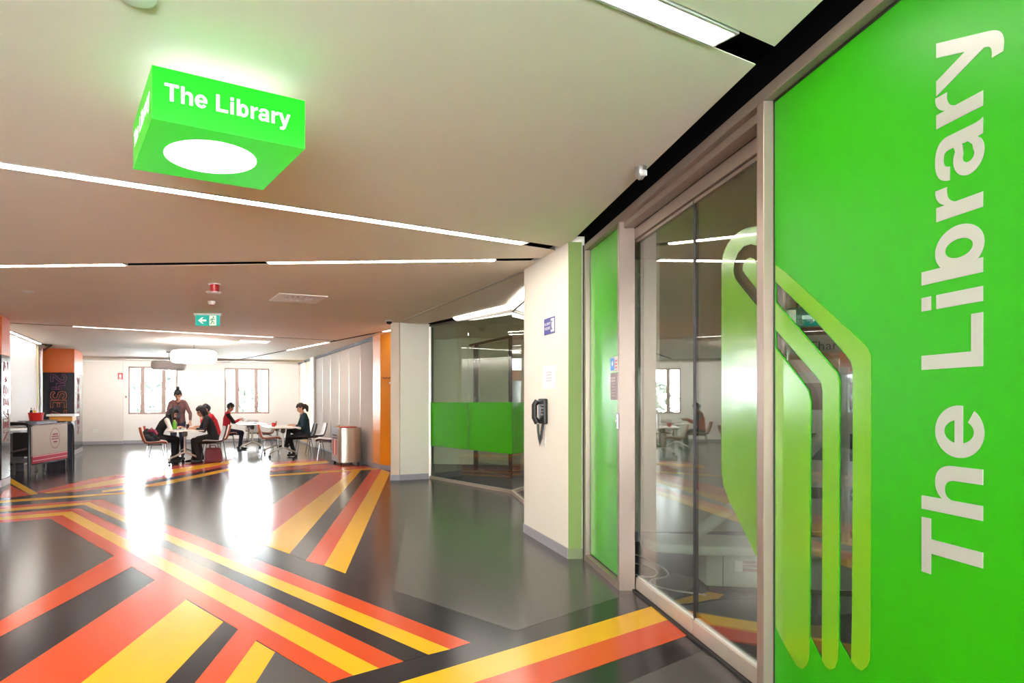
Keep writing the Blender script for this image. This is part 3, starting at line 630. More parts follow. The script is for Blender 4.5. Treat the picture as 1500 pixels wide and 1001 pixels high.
def disc(name, label, x, y, r, h_, part='cover', m=M_white, grp=None):
    p = CE(x, y); t = thing(name, label, 'ceiling fitting', (p.x, p.y, ZC - h_), 0, grp); MB().lathe([(r * 0.6, 0), (r * 0.95, h_ * 0.35), (r, h_ - 0.001)], (0, 0, 0), 20).build(part, m, t, smooth=True); MB().lathe([(r * 1.12, h_ - 0.006), (r * 1.12, h_ - 0.0005)], (0, 0, 0), 20).build('base_ring', m, t); return t
disc('sounder_base', 'flat white round ceiling fitting next to the red strobe', 313, 428, 0.085, 0.02)
sd_ = disc('smoke_detector', 'white smoke detector with a red ring near the exit sign', 310, 441.5, 0.05, 0.05)
MB().lathe([(0.028, -0.006), (0.034, 0.001)], (0, 0, 0), 14).build('red_ring', mat('strobe_red', (176, 8, 14)), sd_)
for x, y, lb in ((203, -7, 'small white cover in the ceiling behind the green hanging sign'), (41, 427, 'small white sprinkler cover before the dark end of the long slot'), (185, 509, 'small white sprinkler cover near the far window wall'), (452, 516, 'small white sprinkler cover near the folding partition'), (375, 534, 'small white sprinkler cover above the window by the partition')):
    disc('sprinkler_cover', lb, x, y if y < 525 else 523, 0.06, 0.015)
def dome(label, x, y, r):
    p = CE(x, y); t = thing('security_camera', label, 'camera', (p.x, p.y, ZC - r * 1.35))
    MB().lathe([(r, r * 0.75), (r, r * 1.34)], (0, 0, 0), 20).build('base', mat('camera_grey', (196, 190, 186), 0.35), t)
    MB().lathe([(r * 0.2, 0.0), (r * 0.55, r * 0.12), (r * 0.82, r * 0.4), (r * 0.92, r * 0.76)], (0, 0, 0), 20).build('dome', mat('dome_dark', (34, 26, 34), 0.12), t, smooth=True)
dome('white dome camera with a black eye above the slim cream post', 570, 468.5, 0.06)
p = CE(938, 244.5); sn = thing('motion_sensor', 'small silver motion sensor at the black gap over the doors', 'sensor', (p.x, p.y, ZC - 0.075))
MB().lathe([(0.012, 0.0), (0.028, 0.02), (0.034, 0.05), (0.034, 0.074)], (0, 0, 0), 18).build('body', mat('sensor_silver', (150, 146, 140), 0.3, metal=0.5), sn, smooth=True); MB().box((0.012, -0.024, 0.03), (0.03, 0.02, 0.03), 0.5).build('lens', M_white, sn)

# pendant drums
def pendant(label, cx, cy, zc, r, h_, m, capat=None):
    t = thing('pendant_lamp', label, 'lamp', (cx, cy, zc - h_ / 2))
    pr = [(r * 0.86, 0)] + [(r - 0.07 + 0.07 * math.sin(k * PI / 8), 0.07 - 0.07 * math.cos(k * PI / 8)) for k in range(1, 5)] + [(r - 0.07 + 0.07 * math.cos(k * PI / 8), h_ - 0.07 + 0.07 * math.sin(k * PI / 8)) for k in range(5)] + [(r * 0.8, h_)]
    MB().lathe(pr, (0, 0, 0), 40).build('shade', m, t, smooth=True)
    MB().tube([(0, 0, h_), (0, 0, ZC - zc + h_ / 2)], 0.006, 6).build('cable', M_chrome, t); MB().lathe([(0.07, ZC - zc + h_ / 2 - 0.03), (0.07, ZC - zc + h_ / 2 - 0.001)], (0, 0, 0), 16).build('ceiling_cap', mat('cap_grey', (170, 160, 150), 0.4), t)
M_shade_on = mat('lit_shade', (255, 252, 246), 0.5, emit=5.0, emit_rgb=(255, 250, 244)); M_shade_off = mat('unlit_shade', (236, 226, 224), 0.5)
pendant('big glowing white drum pendant above the nearest study table', -4.78, 14.75, 2.39, 0.50, 0.27, M_shade_on)
pendant('unlit white drum pendant before the window behind the standing person', -6.42, 17.7, 2.36, 0.46, 0.24, M_shade_off)

# ================================================================== PHONE WALL FITTINGS
wd = (pB - pA).normalized()                     # along the phone wall, towards the camera
def onwall(x, y, X_off=0.0):                    # pixel on the phone wall plane
    k = (x - PX0) / F; s = (k * pA.y - pA.x) / (wd.x - k * wd.y); q = flat(pA) + wd * s; return Vector((q.x, q.y, H - (y - PY0) * q.y / F)) + nrmp * X_off
axw = (wd, UP.cross(wd) * 1.0, UP)
ph_c = onwall(797, 612); ph = thing('wall_phone', 'black handset phone mounted on the cream wall', 'phone', onwall(798, 642), rzp)
po = ph_c - ph.location; Rm = Matrix.Rotation(-rzp, 3, 'Z'); po = Rm @ po; nl = Rm @ nrmp          # local offset and outward normal
sgn = 1 if nl.y > 0 else -1
def lbox(mb, c, d): return mb.box((c[0], c[1] * sgn, c[2]), d)
z0 = po.z
phb = lbox(MB(), (0, 0.02, z0 + 0.06), (0.17, 0.04, 0.24)).build('body', M_black, ph, bevel=0.012)
MB().tube([(-0.05, 0.055 * sgn, z0 + 0.155), (-0.05, 0.085 * sgn, z0 + 0.12), (-0.05, 0.085 * sgn, z0 - 0.0), (-0.05, 0.055 * sgn, z0 - 0.05)], [0.03, 0.026, 0.026, 0.03], 10).build('handset', M_black, ph, smooth=True)
for i in range(4):
    for j in range(3): lbox(MB(), (0.015 + j * 0.026, 0.042, z0 + 0.12 - i * 0.03), (0.016, 0.006, 0.014)).build('key', mat('key_grey', (150, 150, 155), 0.4), phb)
MB().tube([(-0.05, 0.05 * sgn, z0 - 0.06), (-0.045, 0.05 * sgn, z0 - 0.12), (-0.03, 0.045 * sgn, z0 - 0.20), (-0.025, 0.04 * sgn, z0 - 0.26), (-0.02, 0.03 * sgn, z0 - 0.20), (0.0, 0.02 * sgn, z0 - 0.06)], 0.012, 8).build('coiled_cord', M_black, ph)
MB().tube([(0.03, 0.006 * sgn, z0 - 0.06), (0.035, 0.006 * sgn, z0 - 0.30)], 0.003, 5).build('wall_cable', M_white, ph)
def plate(name, label, cat, quad, m, parts=()):
    q = [onwall(x, y) for x, y in quad]; c = sum(q, Vector()) / 4; w = ((q[1] - q[0]).length + (q[2] - q[3]).length) / 2; h_ = (abs(q[0].z - q[3].z) + abs(q[1].z - q[2].z)) / 2
    t = thing(name, label, cat, (c.x, c.y, c.z - h_ / 2), rzp); lbox(MB(), (0, 0.004, h_ / 2), (w, 0.006, h_)).build('plate', m, t); return t, w, h_
sp, w_, h_ = plate('phone_sign', 'blue and white SECURITY PHONE sign on the cream wall', 'sign', [(798, 467.5), (813, 464), (813, 488), (798, 491.5)], mat('sign_blue', (66, 68, 150), 0.4))
def txt(body, size, loc, par, m, rot, align='CENTER', name='lettering'):
    cu = bpy.data.curves.new(name, 'FONT'); cu.body = body; cu.size = size; cu.align_x = align; cu.align_y = 'CENTER'; cu.extrude = 0.0004; cu.resolution_u = 2
    tmp = bpy.data.objects.new('tmp', cu); col.objects.link(tmp); dg = bpy.context.evaluated_depsgraph_get(); me = bpy.data.meshes.new_from_object(tmp.evaluated_get(dg)); bpy.data.objects.remove(tmp)
    me.materials.clear(); me.materials.append(m); o = bpy.data.objects.new(name, me); col.objects.link(o); o.parent = par; o.location = loc; o.rotation_euler = rot; return o
# on the wall local x runs towards the camera; the viewer reads along +x with the normal at sgn*y
rw = (PI / 2, 0, 0) if sgn < 0 else (PI / 2, 0, PI)
M_sw = mat('sign_print_white', (250, 250, 250), 0.5)
lbox(MB(), (w_ * 0.33, 0.0075, h_ / 2), (w_ * 0.30, 0.002, h_ * 0.8)).build('white_field', M_sw, sp)
MB().tube([(w_ * 0.30, 0.0095 * sgn, h_ * 0.76), (w_ * 0.24, 0.0095 * sgn, h_ * 0.62), (w_ * 0.24, 0.0095 * sgn, h_ * 0.40), (w_ * 0.30, 0.0095 * sgn, h_ * 0.24)], [0.008, 0.004, 0.004, 0.008], 6).build('handset_symbol', mat('symbol_grey', (90, 92, 130), 0.5), sp)
txt('SECURITY', w_ * 0.135, (-w_ * 0.16, 0.0078 * sgn, h_ * 0.64), sp, M_sw, rw); txt('PHONE', w_ * 0.16, (-w_ * 0.16, 0.0078 * sgn, h_ * 0.36), sp, M_sw, rw)
nt_, w_, h_ = plate('paper_notice', 'white paper notice pinned above the phone', 'notice', [(796, 536.5), (814.5, 535), (814.5, 570), (796, 570)], mat('paper', (250, 248, 246), 0.7))
for i in range(4): lbox(MB(), (0.0, 0.0075, h_ * (0.35 + 0.12 * i)), (w_ * (0.5 if i % 2 else 0.4), 0.001, 0.006)).build('printed_line', mat('faint_print', (190, 180, 190), 0.6), nt_)
# stickers on the narrow green pane
def onpane(name, label, cat, x0, y0, x1, y1, m):
    (ya, za), (yb, zb) = WX(x0, y0, XG), WX(x1, y1, XG); zt, zl = za, WX(x0, y1, XG)[1]
    t = thing(name, label, cat, (XG + 0.0055, (ya + yb) / 2, zl)); MB().box((-0.0008, 0, (zt - zl) / 2), (0.001, abs(ya - yb), zt - zl)).build('sheet', m, t); return t, abs(ya - yb), zt - zl
t, w_, h_ = onpane('notice_sticker', 'white and blue sticker on the narrow green pane', 'sticker', 893.5, 524, 904.5, 545, mat('paper', (250, 248, 246)))
MB().box((-0.002, w_ * 0.22, h_ / 2), (0.001, w_ * 0.5, h_ * 0.85)).build('blue_field', mat('sticker_blue', (70, 150, 225), 0.5), t); MB().sphere((-0.0025, w_ * 0.22, h_ * 0.55), 0.02, 8, (0.05, 1, 1)).build('pale_symbol', M_white, t)
for i in range(3): MB().box((-0.002, -w_ * 0.25, h_ * (0.25 + 0.22 * i)), (0.001, w_ * 0.3, 0.012)).build('printed_line', mat('sticker_red', (200, 120, 120), 0.6), t)
t, w_, h_ = onpane('hours_sign', 'grey brown notice below the blue sticker on the narrow green pane', 'sign', 893.5, 547, 904.5, 586, mat('hours_taupe', (140, 120, 122), 0.5))
for i in range(7): MB().box((-0.002, w_ * (0.12 if i < 5 else 0.2), h_ * (0.15 + 0.11 * i)), (0.001, w_ * (0.65 if i in (6, 5) else 0.5), 0.014 if i > 4 else 0.006)).build('printed_line', mat('hours_print', (206, 196, 196), 0.6), t)
lk = thing('lock_plate', 'small steel lock plate on the door post', 'lock', (XF, YP1 + 0.018, 1.16)); MB().box((-0.006, 0, 0.055), (0.012, 0.028, 0.11)).build('plate', M_chrome, lk, bevel=0.003); MB().lathe([(0.008, 0), (0.008, 0.006)], (-0.012, 0, 0.055), 10, (Vector((0, 1, 0)), UP, Vector((-1, 0, 0)))).build('cylinder', M_steel, lk)

# ================================================================== COLUMNS
M_navy = mat('column_navy_gloss', (24, 22, 44), 0.16, coat=0.5); M_coral = mat('column_orange', (236, 112, 30), 0.35)
M_pink = mat('neon_print_magenta', (150, 62, 120), 0.4); M_neo = mat('neon_print_orange', (238, 112, 44), 0.4); M_mauve = mat('print_rose', (178, 84, 92), 0.4)
STK = {'2': (0.62, [[(0, .78), (.06, .93), (.2, 1), (.4, 1), (.54, .93), (.6, .78), (.54, .6), (.1, .2), (.04, .06), (.04, 0), (.62, 0)]]), '4': (0.5, [[(.02, 1), (.02, .42), (.5, .42)], [(.36, .72), (.36, 0)]]),
       'S': (0.6, [[(.58, .82), (.5, .95), (.36, 1), (.2, 1), (.06, .94), (0, .76), (.06, .58), (.2, .53), (.42, .48), (.56, .42), (.62, .24), (.56, .06), (.42, 0), (.2, 0), (.06, .06), (0, .2)]]),
       'E': (0.55, [[(.56, 1), (0, 1), (0, 0), (.56, 0)], [(.14, .5), (.5, .5)]]), '7': (0.55, [[(0, 1), (.58, 1), (.2, 0)]]), 'N': (0.6, [[(0, 0), (0, 1), (.6, 0), (.6, 1)]])}
def neon(par, org, tdir, up, nrm, hgt, mats, wdt=0.055, pitch=None, r=0.006):
    x = 0.0
    for ch, m in zip('24SE7EN', mats):
        adv, pls = STK[ch]; mb = MB()
        for pl in pls:
            P = [Vector((x + a * hgt * 0.9, b * hgt, 0)) for a, b in pl]; Lf, Rt = [], []
            for i, p_ in enumerate(P):
                a = (P[i] - P[i - 1]).normalized() if i else (P[1] - P[0]).normalized(); b = (P[i + 1] - P[i]).normalized() if i < len(P) - 1 else a
                n_ = Vector((-(a + b).y, (a + b).x, 0)); n_ = n_.normalized() if n_.length > 1e-6 else Vector((-a.y, a.x, 0)); k = 1 / max(0.5, n_.dot(Vector((-a.y, a.x, 0))))
                Lf.append(p_ + n_ * (wdt / 2 * k)); Rt.append(p_ - n_ * (wdt / 2 * k))
            loop = Lf + Rt[::-1] + [Lf[0]]
            mb.tube([org + tdir * q.x + up * q.y + nrm * 0.001 for q in loop], r, 5)
        mb.build('printed_numeral' if ch in '247' else 'printed_letter', m, par); x += (adv + 0.24) * hgt * 0.9
def column(label, A, B, C, txt_front, txt_side, front_frac, zsplit=2.12):
    A, B, C = v2(*A), v2(*B), v2(*C); D = A + (C - B); c = (A + B + C + D) / 4
    t = struct(bpy.data.objects.new('column', None), label, 'column'); col.objects.link(t); t.location = c
    pts = [tuple((q - c)[:2]) for q in (A, B, C, D)]
    MB().prism(pts, XY(0.11), (0, 0, zsplit - 0.11)).build('navy_cladding', M_navy, t, bevel=0.012); MB().prism(pts, XY(zsplit), (0, 0, ZC + 0.02 - zsplit)).build('orange_band', M_coral, t, bevel=0.012)
    MB().prism([tuple((q - c)[:2] * 1.01) if False else tuple(((q - c) * 1.006)[:2]) for q in (A, B, C, D)], XY(0), (0, 0, 0.11)).build('skirting', mat('column_skirting', (206, 202, 210), 0.3), t)
    fd_ = (B - A).normalized(); fnn = v2(fd_.y, -fd_.x); sdv = (C - B).normalized(); snn = v2(sdv.y, -sdv.x)
    if txt_front: neon(t, (A - c) + fd_ * ((B - A).length * front_frac[0]) + UP * (zsplit - 0.06), -UP, fd_, fnn, (B - A).length * (front_frac[1] - front_frac[0]), [M_pink, M_pink, M_neo, M_neo, M_neo, M_neo, M_neo])
    if txt_side:
        Ls = (C - B).length; neon(t, (B - c) + sdv * (Ls * txt_side[0]) + UP * (zsplit - 0.12), -UP, sdv, snn, txt_side[1], [M_mauve] * 7, txt_side[2], r=0.005)
    return t
column('navy column with orange top and neon lettering behind the food cart', (-9.23, 16.55), (-8.52, 16.76), (-9.0, 18.15), True, (0.35, 0.30, 0.05), (0.29, 0.71))
column('navy column with orange top nearest the hanging sign', (-6.42 - 0.70, 10.34 - 0.237), (-6.42, 10.34), (-6.60, 10.87), False, (0.26, 0.26, 0.045), (0.3, 0.7))

# ================================================================== FAR WALL SMALL FITTINGS
def onfar(x, y, d=-0.0):
    s = su(x); q = W0 + U * s + V * d; return Vector((q.x, q.y, H - (y - PY0) * q.y / F))
fs = thing('fire_sign', 'small red and white fire extinguisher sign by the window', 'sign', onfar(177, 556.5, -0.185), ANG); MB().box((0, -0.004, 0.11), (0.15, 0.006, 0.22)).build('plate', M_red, fs); MB().box((0, -0.008, 0.115), (0.07, 0.002, 0.12)).build('white_symbol', M_white, fs); MB().box((0, -0.008, 0.02), (0.1, 0.002, 0.02)).build('white_strip', M_white, fs)
so = thing('power_outlet', 'white power outlet low on the off white wall panel', 'outlet', onfar(141, 633.5, -0.185), ANG); MB().box((0, -0.006, 0.04), (0.13, 0.012, 0.08)).build('plate', M_white, so, bevel=0.003)
for sx in (-0.03, 0.03): MB().box((sx, -0.0125, 0.04), (0.02, 0.002, 0.025)).build('socket', mat('socket_grey', (120, 118, 120), 0.5), so)
sw = thing('light_switch', 'tiny grey switch on the wall beside the window', 'switch', onfar(184.5, 583.5), ANG); MB().box((0, -0.006, 0.04), (0.07, 0.012, 0.08)).build('plate', mat('switch_grey', (190, 186, 190), 0.5), sw); MB().box((0, -0.014, 0.04), (0.02, 0.006, 0.03)).build('rocker', M_black, sw)

# ================================================================== FURNITURE
M_ply = mat('chair_orange_ply', (206, 104, 52), 0.4, noise=0.08, nscale=20); M_brown = mat('chair_dark_shell', (62, 34, 34), 0.4); M_pad = mat('chair_white_shell', (236, 232, 230), 0.45); M_dpad = mat('chair_black_pad', (40, 36, 40), 0.5)
PROF = [(.235, .440, .17), (.225, .455, .20), (.17, .462, .22), (.06, .452, .23), (-.06, .445, .23), (-.15, .452, .225), (-.205, .482, .22), (-.235, .54, .215), (-.262, .62, .21), (-.285, .70, .20), (-.30, .77, .18), (-.308, .81, .14)]
def shell(off, th, wsc=1.0):
    mb = MB(); n = 8; top, bot = [], []
    P = [Vector((x, 0, z)) for x, z, w in PROF]
    for i, (x, z, w) in enumerate(PROF):
        t = (P[min(i + 1, len(P) - 1)] - P[max(i - 1, 0)]).normalized(); nr = Vector((t.z, 0, -t.x))    # towards the sitter
        if nr.dot(Vector((0.5, 0, 1))) < 0: nr = -nr
        for lst, o in ((top, off + th), (bot, off)):
            row = []
            for k in range(n + 1):
                f = -1 + 2 * k / n; row.append(mb.bm.verts.new(P[i] + nr * (o + 0.045 * abs(f) ** 2.5) + Vector((0, f * w * wsc, 0))))
            lst.append(row)
    for g, fl in ((top, False), (bot, True)):
        for a, b in zip(g, g[1:]):
            for k in range(n): mb.bm.faces.new((a[k], b[k], b[k + 1], a[k + 1]) if not fl else (a[k], a[k + 1], b[k + 1], b[k]))
    m_ = len(PROF)
    for i in range(m_ - 1):
        for k in (0, n): mb.bm.faces.new((top[i][k], top[i + 1][k], bot[i + 1][k], bot[i][k]))
    for i in (0, m_ - 1):
        for k in range(n): mb.bm.faces.new((top[i][k], top[i][k + 1], bot[i][k + 1], bot[i][k]))
    return mb
def make_chair(outer, inner):
    t = thing('shell_chair', 'tmp', 'chair'); shell(-0.004, 0.012).build('outer_shell', outer, t, smooth=True); shell(0.009, 0.010, 0.985).build('inner_shell', inner, t, smooth=True)
    for sx in (-1, 1):
        for sy in (-1, 1): MB().tube([(sx * 0.13 + 0.02, sy * 0.13, 0.435), (sx * 0.15 + 0.02, sy * 0.17, 0.42), (sx * 0.215 + 0.02, sy * 0.20, 0.0)], 0.0085, 8).build('leg', M_chrome, t)
    MB().tube([(0.15, -0.14, 0.428), (0.15, 0.14, 0.428), (-0.11, 0.14, 0.428), (-0.11, -0.14, 0.428), (0.15, -0.14, 0.428)], 0.009, 6).build('seat_frame', M_chrome, t)
    return t
protos = {}
def chair(kind, x, y, rz, label):
    if kind not in protos:
        protos[kind] = make_chair(*{'ply': (M_ply, M_pad), 'dark': (M_brown, M_pad), 'black': (M_brown, M_dpad)}[kind]); o = protos[kind]
    else: o = copy_tree(protos[kind])
    o.location = (x, y, 0.0012); o.rotation_euler = (0, 0, rz); o['label'] = label; o['category'] = 'chair'; o['group'] = 'shell chairs at the study tables'; return o
T1, T2, T3 = v2(-4.99, 14.76), v2(-4.40, 18.56), v2(-3.13, 16.36)
def at(T, a, b): return T + U * a + V * b
def chair_at(kind, p, rz, label): return chair(kind, p.x, p.y, rz, label)
R_, L_ = ANG, ANG + PI
ch_bag = chair_at('ply', at(T1, -0.64, -0.46), R_ + 0.05, 'orange backed shell chair with a black bag on its seat')
chair_at('ply', at(T1, -0.60, 0.42), R_, 'orange backed shell chair under the long haired person in black')
chair_at('dark', at(T1, 0.60, -0.36), L_ + 0.12, 'dark shell chair with white inside under the person hunched in black')
chair_at('ply', at(T1, 0.74, 0.36), L_, 'orange backed shell chair under the person in a red top')
chair_at('ply', at(T2, -0.66, -0.08), R_, 'orange backed shell chair under the person in red and black sleeves')
chair_at('ply', at(T3, -0.30, -0.34), R_ - 0.08, 'orange and white shell chair tucked under the table with the red cup')
chair_at('black', at(T3, 0.60, -0.18), L_, 'dark shell chair under the person in a dark teal top')
chair_at('dark', v2(-2.33, 17.1), L_, 'dark shell chair with white inside standing empty before the folding partition')
chair_at('dark', v2(-1.80, 15.15), L_ - 0.2, 'dark shell chair beside the steel recycling bin')
chair_at('ply', at(T2, 0.18, 0.98), ANG - PI / 2, 'orange shell chair at the window end of the far table')
chair_at('ply', at(T2, 0.42, -0.15), L_, 'orange and white shell chair pushed under the far table')
def make_table():
    t = thing('study_table', 'tmp', 'table'); M_top = mat('table_laminate', (244, 240, 234), 0.35); M_leg = mat('table_leg_grey', (214, 204, 194), 0.3, metal=0.5)
    MB().box((0, 0, 0.735), (0.80, 1.50, 0.026)).build('tabletop', M_top, t, bevel=0.01)
    for s in (-1, 1):
        lg = MB().tube([(0, s * 0.52, 0.70), (0, s * 0.52, 0.24)], 0.026, 12).build('column_leg', M_leg, t)
        MB().lathe([(0.03, 0.60), (0.055, 0.62), (0.06, 0.70), (0.04, 0.722)], (0, s * 0.52, 0), 14).build('knuckle', mat('knuckle_grey', (92, 88, 84), 0.4), t)
        MB().box((0, s * 0.52, 0.712), (0.5, 0.05, 0.02)).build('top_bracket', M_leg, t)
        for e in (-1, 1):
            ft = MB().tube([(0, s * 0.52, 0.26), (e * 0.10, s * 0.52, 0.22), (e * 0.22, s * 0.52, 0.165), (e * 0.29, s * 0.52, 0.135), (e * 0.315, s * 0.52, 0.11), (e * 0.32, s * 0.52, 0.06)], 0.02, 8).build('foot', M_leg, t, smooth=True)
            MB().lathe([(0.028, -0.014), (0.032, -0.008), (0.032, 0.008), (0.028, 0.014)], (e * 0.32, s * 0.52 + 0.012, 0.0325), 14, (Vector((1, 0, 0)), UP, Vector((0, 1, 0)))).build('caster', M_black, ft)
    MB().tube([(0, -0.52, 0.62), (0, 0.52, 0.62)], 0.016, 8).build('crossbar', M_leg, t); return t
tb = make_table()
for i, (T, lb) in enumerate(((T1, 'white study table with four people gathered round it'), (T3, 'white study table with a red cup, by the folding partition'), (T2, 'white study table nearest the window by the partition'))):
    o = tb if i == 0 else copy_tree(tb); o.location = (T.x, T.y, 0.0012); o.rotation_euler = (0, 0, ANG); o['label'] = lb; o['category'] = 'table'; o['group'] = 'study tables on casters'
ZT_ = 0.7495
def on(T, a, b, dz=0.0): p = at(T, a, b); return (p.x, p.y, ZT_ + dz)
bt = thing('drink_bottle', 'green drink bottle on the table with four people', 'bottle', on(T1, -0.22, -0.25)); MB().lathe([(0.036, 0), (0.042, 0.01), (0.042, 0.15), (0.022, 0.185), (0.02, 0.19)], (0, 0, 0), 16).build('body', mat('bottle_green', (104, 190, 44), 0.25), bt, smooth=True); MB().lathe([(0.022, 0.19), (0.022, 0.215)], (0, 0, 0), 12).build('cap', mat('cap_yellow', (206, 200, 60), 0.4), bt)
jr = thing('drink_bottle', 'yellow topped dark bottle behind the green bottle', 'bottle', on(T1, -0.20, -0.06)); MB().lathe([(0.032, 0), (0.034, 0.10), (0.026, 0.13)], (0, 0, 0), 14).build('body', mat('bottle_dark', (50, 50, 40), 0.3), jr); MB().lathe([(0.027, 0.13), (0.027, 0.165)], (0, 0, 0), 12).build('cap', mat('cap_yellow', (206, 200, 60)), jr)
cp = thing('dark_cup', 'dark lidded cup on the table with four people', 'cup', on(T1, 0.06, -0.28)); MB().lathe([(0.026, 0), (0.034, 0.10)], (0, 0, 0), 14).build('body', mat('cup_dark', (56, 28, 34), 0.4), cp); MB().lathe([(0.036, 0.10), (0.034, 0.115)], (0, 0, 0), 14).build('lid', M_black, cp)
def book(label, T, a, b, w, d, h_, m, rz=0.0, name='notebook'):
    t = thing(name, label, 'book', on(T, a, b), ANG + rz); MB().box((0, 0, h_ / 2), (w * 0.97, d * 0.97, h_ * 0.8)).build('pages', mat('paper', (250, 248, 246)), t); MB().box((0, 0, h_ * 0.95), (w, d, h_ * 0.1)).build('cover', m, t); MB().box((0, 0, h_ * 0.05), (w, d, h_ * 0.1)).build('cover', m, t); MB().box((-w / 2, 0, h_ / 2), (0.004, d, h_)).build('spine', m, t)
book('blue grey notebook beside the green bottle', T1, -0.12, -0.52, 0.22, 0.3, 0.018, mat('book_slate', (76, 88, 110), 0.5)); book('black folder at the middle of the table with four people', T1, 0.0, 0.02, 0.2, 0.2, 0.03, M_black, 0.2); book('dark red book between the people in black and red', T1, 0.0, 0.55, 0.16, 0.22, 0.025, mat('book_maroon', (96, 30, 40), 0.5), -0.1)
book('white open notebook before the person in dark teal', T3, 0.12, -0.25, 0.3, 0.22, 0.012, mat('paper', (250, 248, 246))); book('white papers at the far side of the table with the red cup', T3, 0.05, 0.15, 0.22, 0.3, 0.01, mat('paper', (250, 248, 246)), 0.3); book('grey laptop sized folder at the end of the far table', T2, 0.22, -0.3, 0.3, 0.24, 0.02, mat('book_grey', (130, 132, 140), 0.5), 0.4); book('red book on the far table', T2, -0.05, 0.2, 0.2, 0.28, 0.02, M_red, 0.2); book('pale red pad on the far table behind the red book', T2, 0.15, 0.45, 0.2, 0.28, 0.02, mat('pad_rose', (226, 130, 120), 0.5), 0.1)
cu_ = thing('red_cup', 'red cup on the table before the person in dark teal', 'cup', on(T3, -0.18, -0.15)); MB().lathe([(0.032, 0), (0.042, 0.002), (0.045, 0.095), (0.041, 0.095), (0.038, 0.01)], (0, 0, 0), 18).build('body', M_red, cu_); MB().tube([(0.044, 0, 0.075), (0.07, 0, 0.07), (0.07, 0, 0.035), (0.044, 0, 0.03)], 0.006, 6).build('handle', M_red, cu_)

# ---------------- soft bodies and people: union of tapered limbs, remeshed into one surface
def blob_mesh(prims, voxel, smooth_it=2):
    mb = MB()
    for p0, r0, p1, r1, lb in prims:
        p0, p1 = Vector(p0), Vector(p1); mb.sphere(p0, r0, 14); mb.sphere(p1, r1, 14)
        if (p1 - p0).length > 1e-4: mb.tube([p0, p1], [r0, r1], 14)
    me = bpy.data.meshes.new('tmp'); mb.bm.to_mesh(me); mb.bm.free(); o = bpy.data.objects.new('tmp', me); col.objects.link(o)
    r = o.modifiers.new('r', 'REMESH'); r.mode = 'VOXEL'; r.voxel_size = voxel
    s_ = o.modifiers.new('s', 'SMOOTH'); s_.iterations = smooth_it; s_.factor = 0.5
    dg = bpy.context.evaluated_depsgraph_get(); out = bpy.data.meshes.new_from_object(o.evaluated_get(dg)); bpy.data.objects.remove(o); bpy.data.meshes.remove(me); return out
def label_faces(me, prims, names):
    n = len(me.polygons); C = np.empty(n * 3); me.polygons.foreach_get('center', C); C = C.reshape(-1, 3); best = np.full(n, 1e9); idx = np.zeros(n, dtype=np.int32)
    for p0, r0, p1, r1, lb in prims:
        a = np.array(p0); b = np.array(p1); d = b - a; L2 = max(float(d @ d), 1e-9); t = np.clip(((C - a) @ d) / L2, 0, 1); ds = np.linalg.norm(C - (a + t[:, None] * d), axis=1) - (r0 + (r1 - r0) * t)
        k = ds < best; best[k] = ds[k]; idx[k] = names.index(lb)
    me.polygons.foreach_set('material_index', idx)
def blob(name, prims, mats, parent, voxel=0.010, smooth_it=2):
    me = blob_mesh(prims, voxel, smooth_it); names = list(mats); me.name = name
    me.materials.clear()
    for k in names: me.materials.append(mats[k])
    label_faces(me, prims, names)
    for p in me.polygons: p.use_smooth = True
    o = bpy.data.objects.new(name, me); col.objects.link(o); o.parent = parent; return o
def ik(s, h, l1, l2, pole):
    s, h = Vector(s), Vector(h); d = h - s; L = min(d.length, (l1 + l2) * 0.995); x = (l1 * l1 - l2 * l2 + L * L) / (2 * L); y = math.sqrt(max(l1 * l1 - x * x, 0)); dn = d.normalized(); p = Vector(pole); p = (p - dn * p.dot(dn)).normalized(); return s + dn * x + p * y
M_skin = mat('skin', (205, 152, 124), 0.5); M_hair = mat('black_hair', (22, 18, 22), 0.4, noise=0.2, nscale=60); M_hairb = mat('brown_hair', (44, 28, 26), 0.4, noise=0.2, nscale=60)
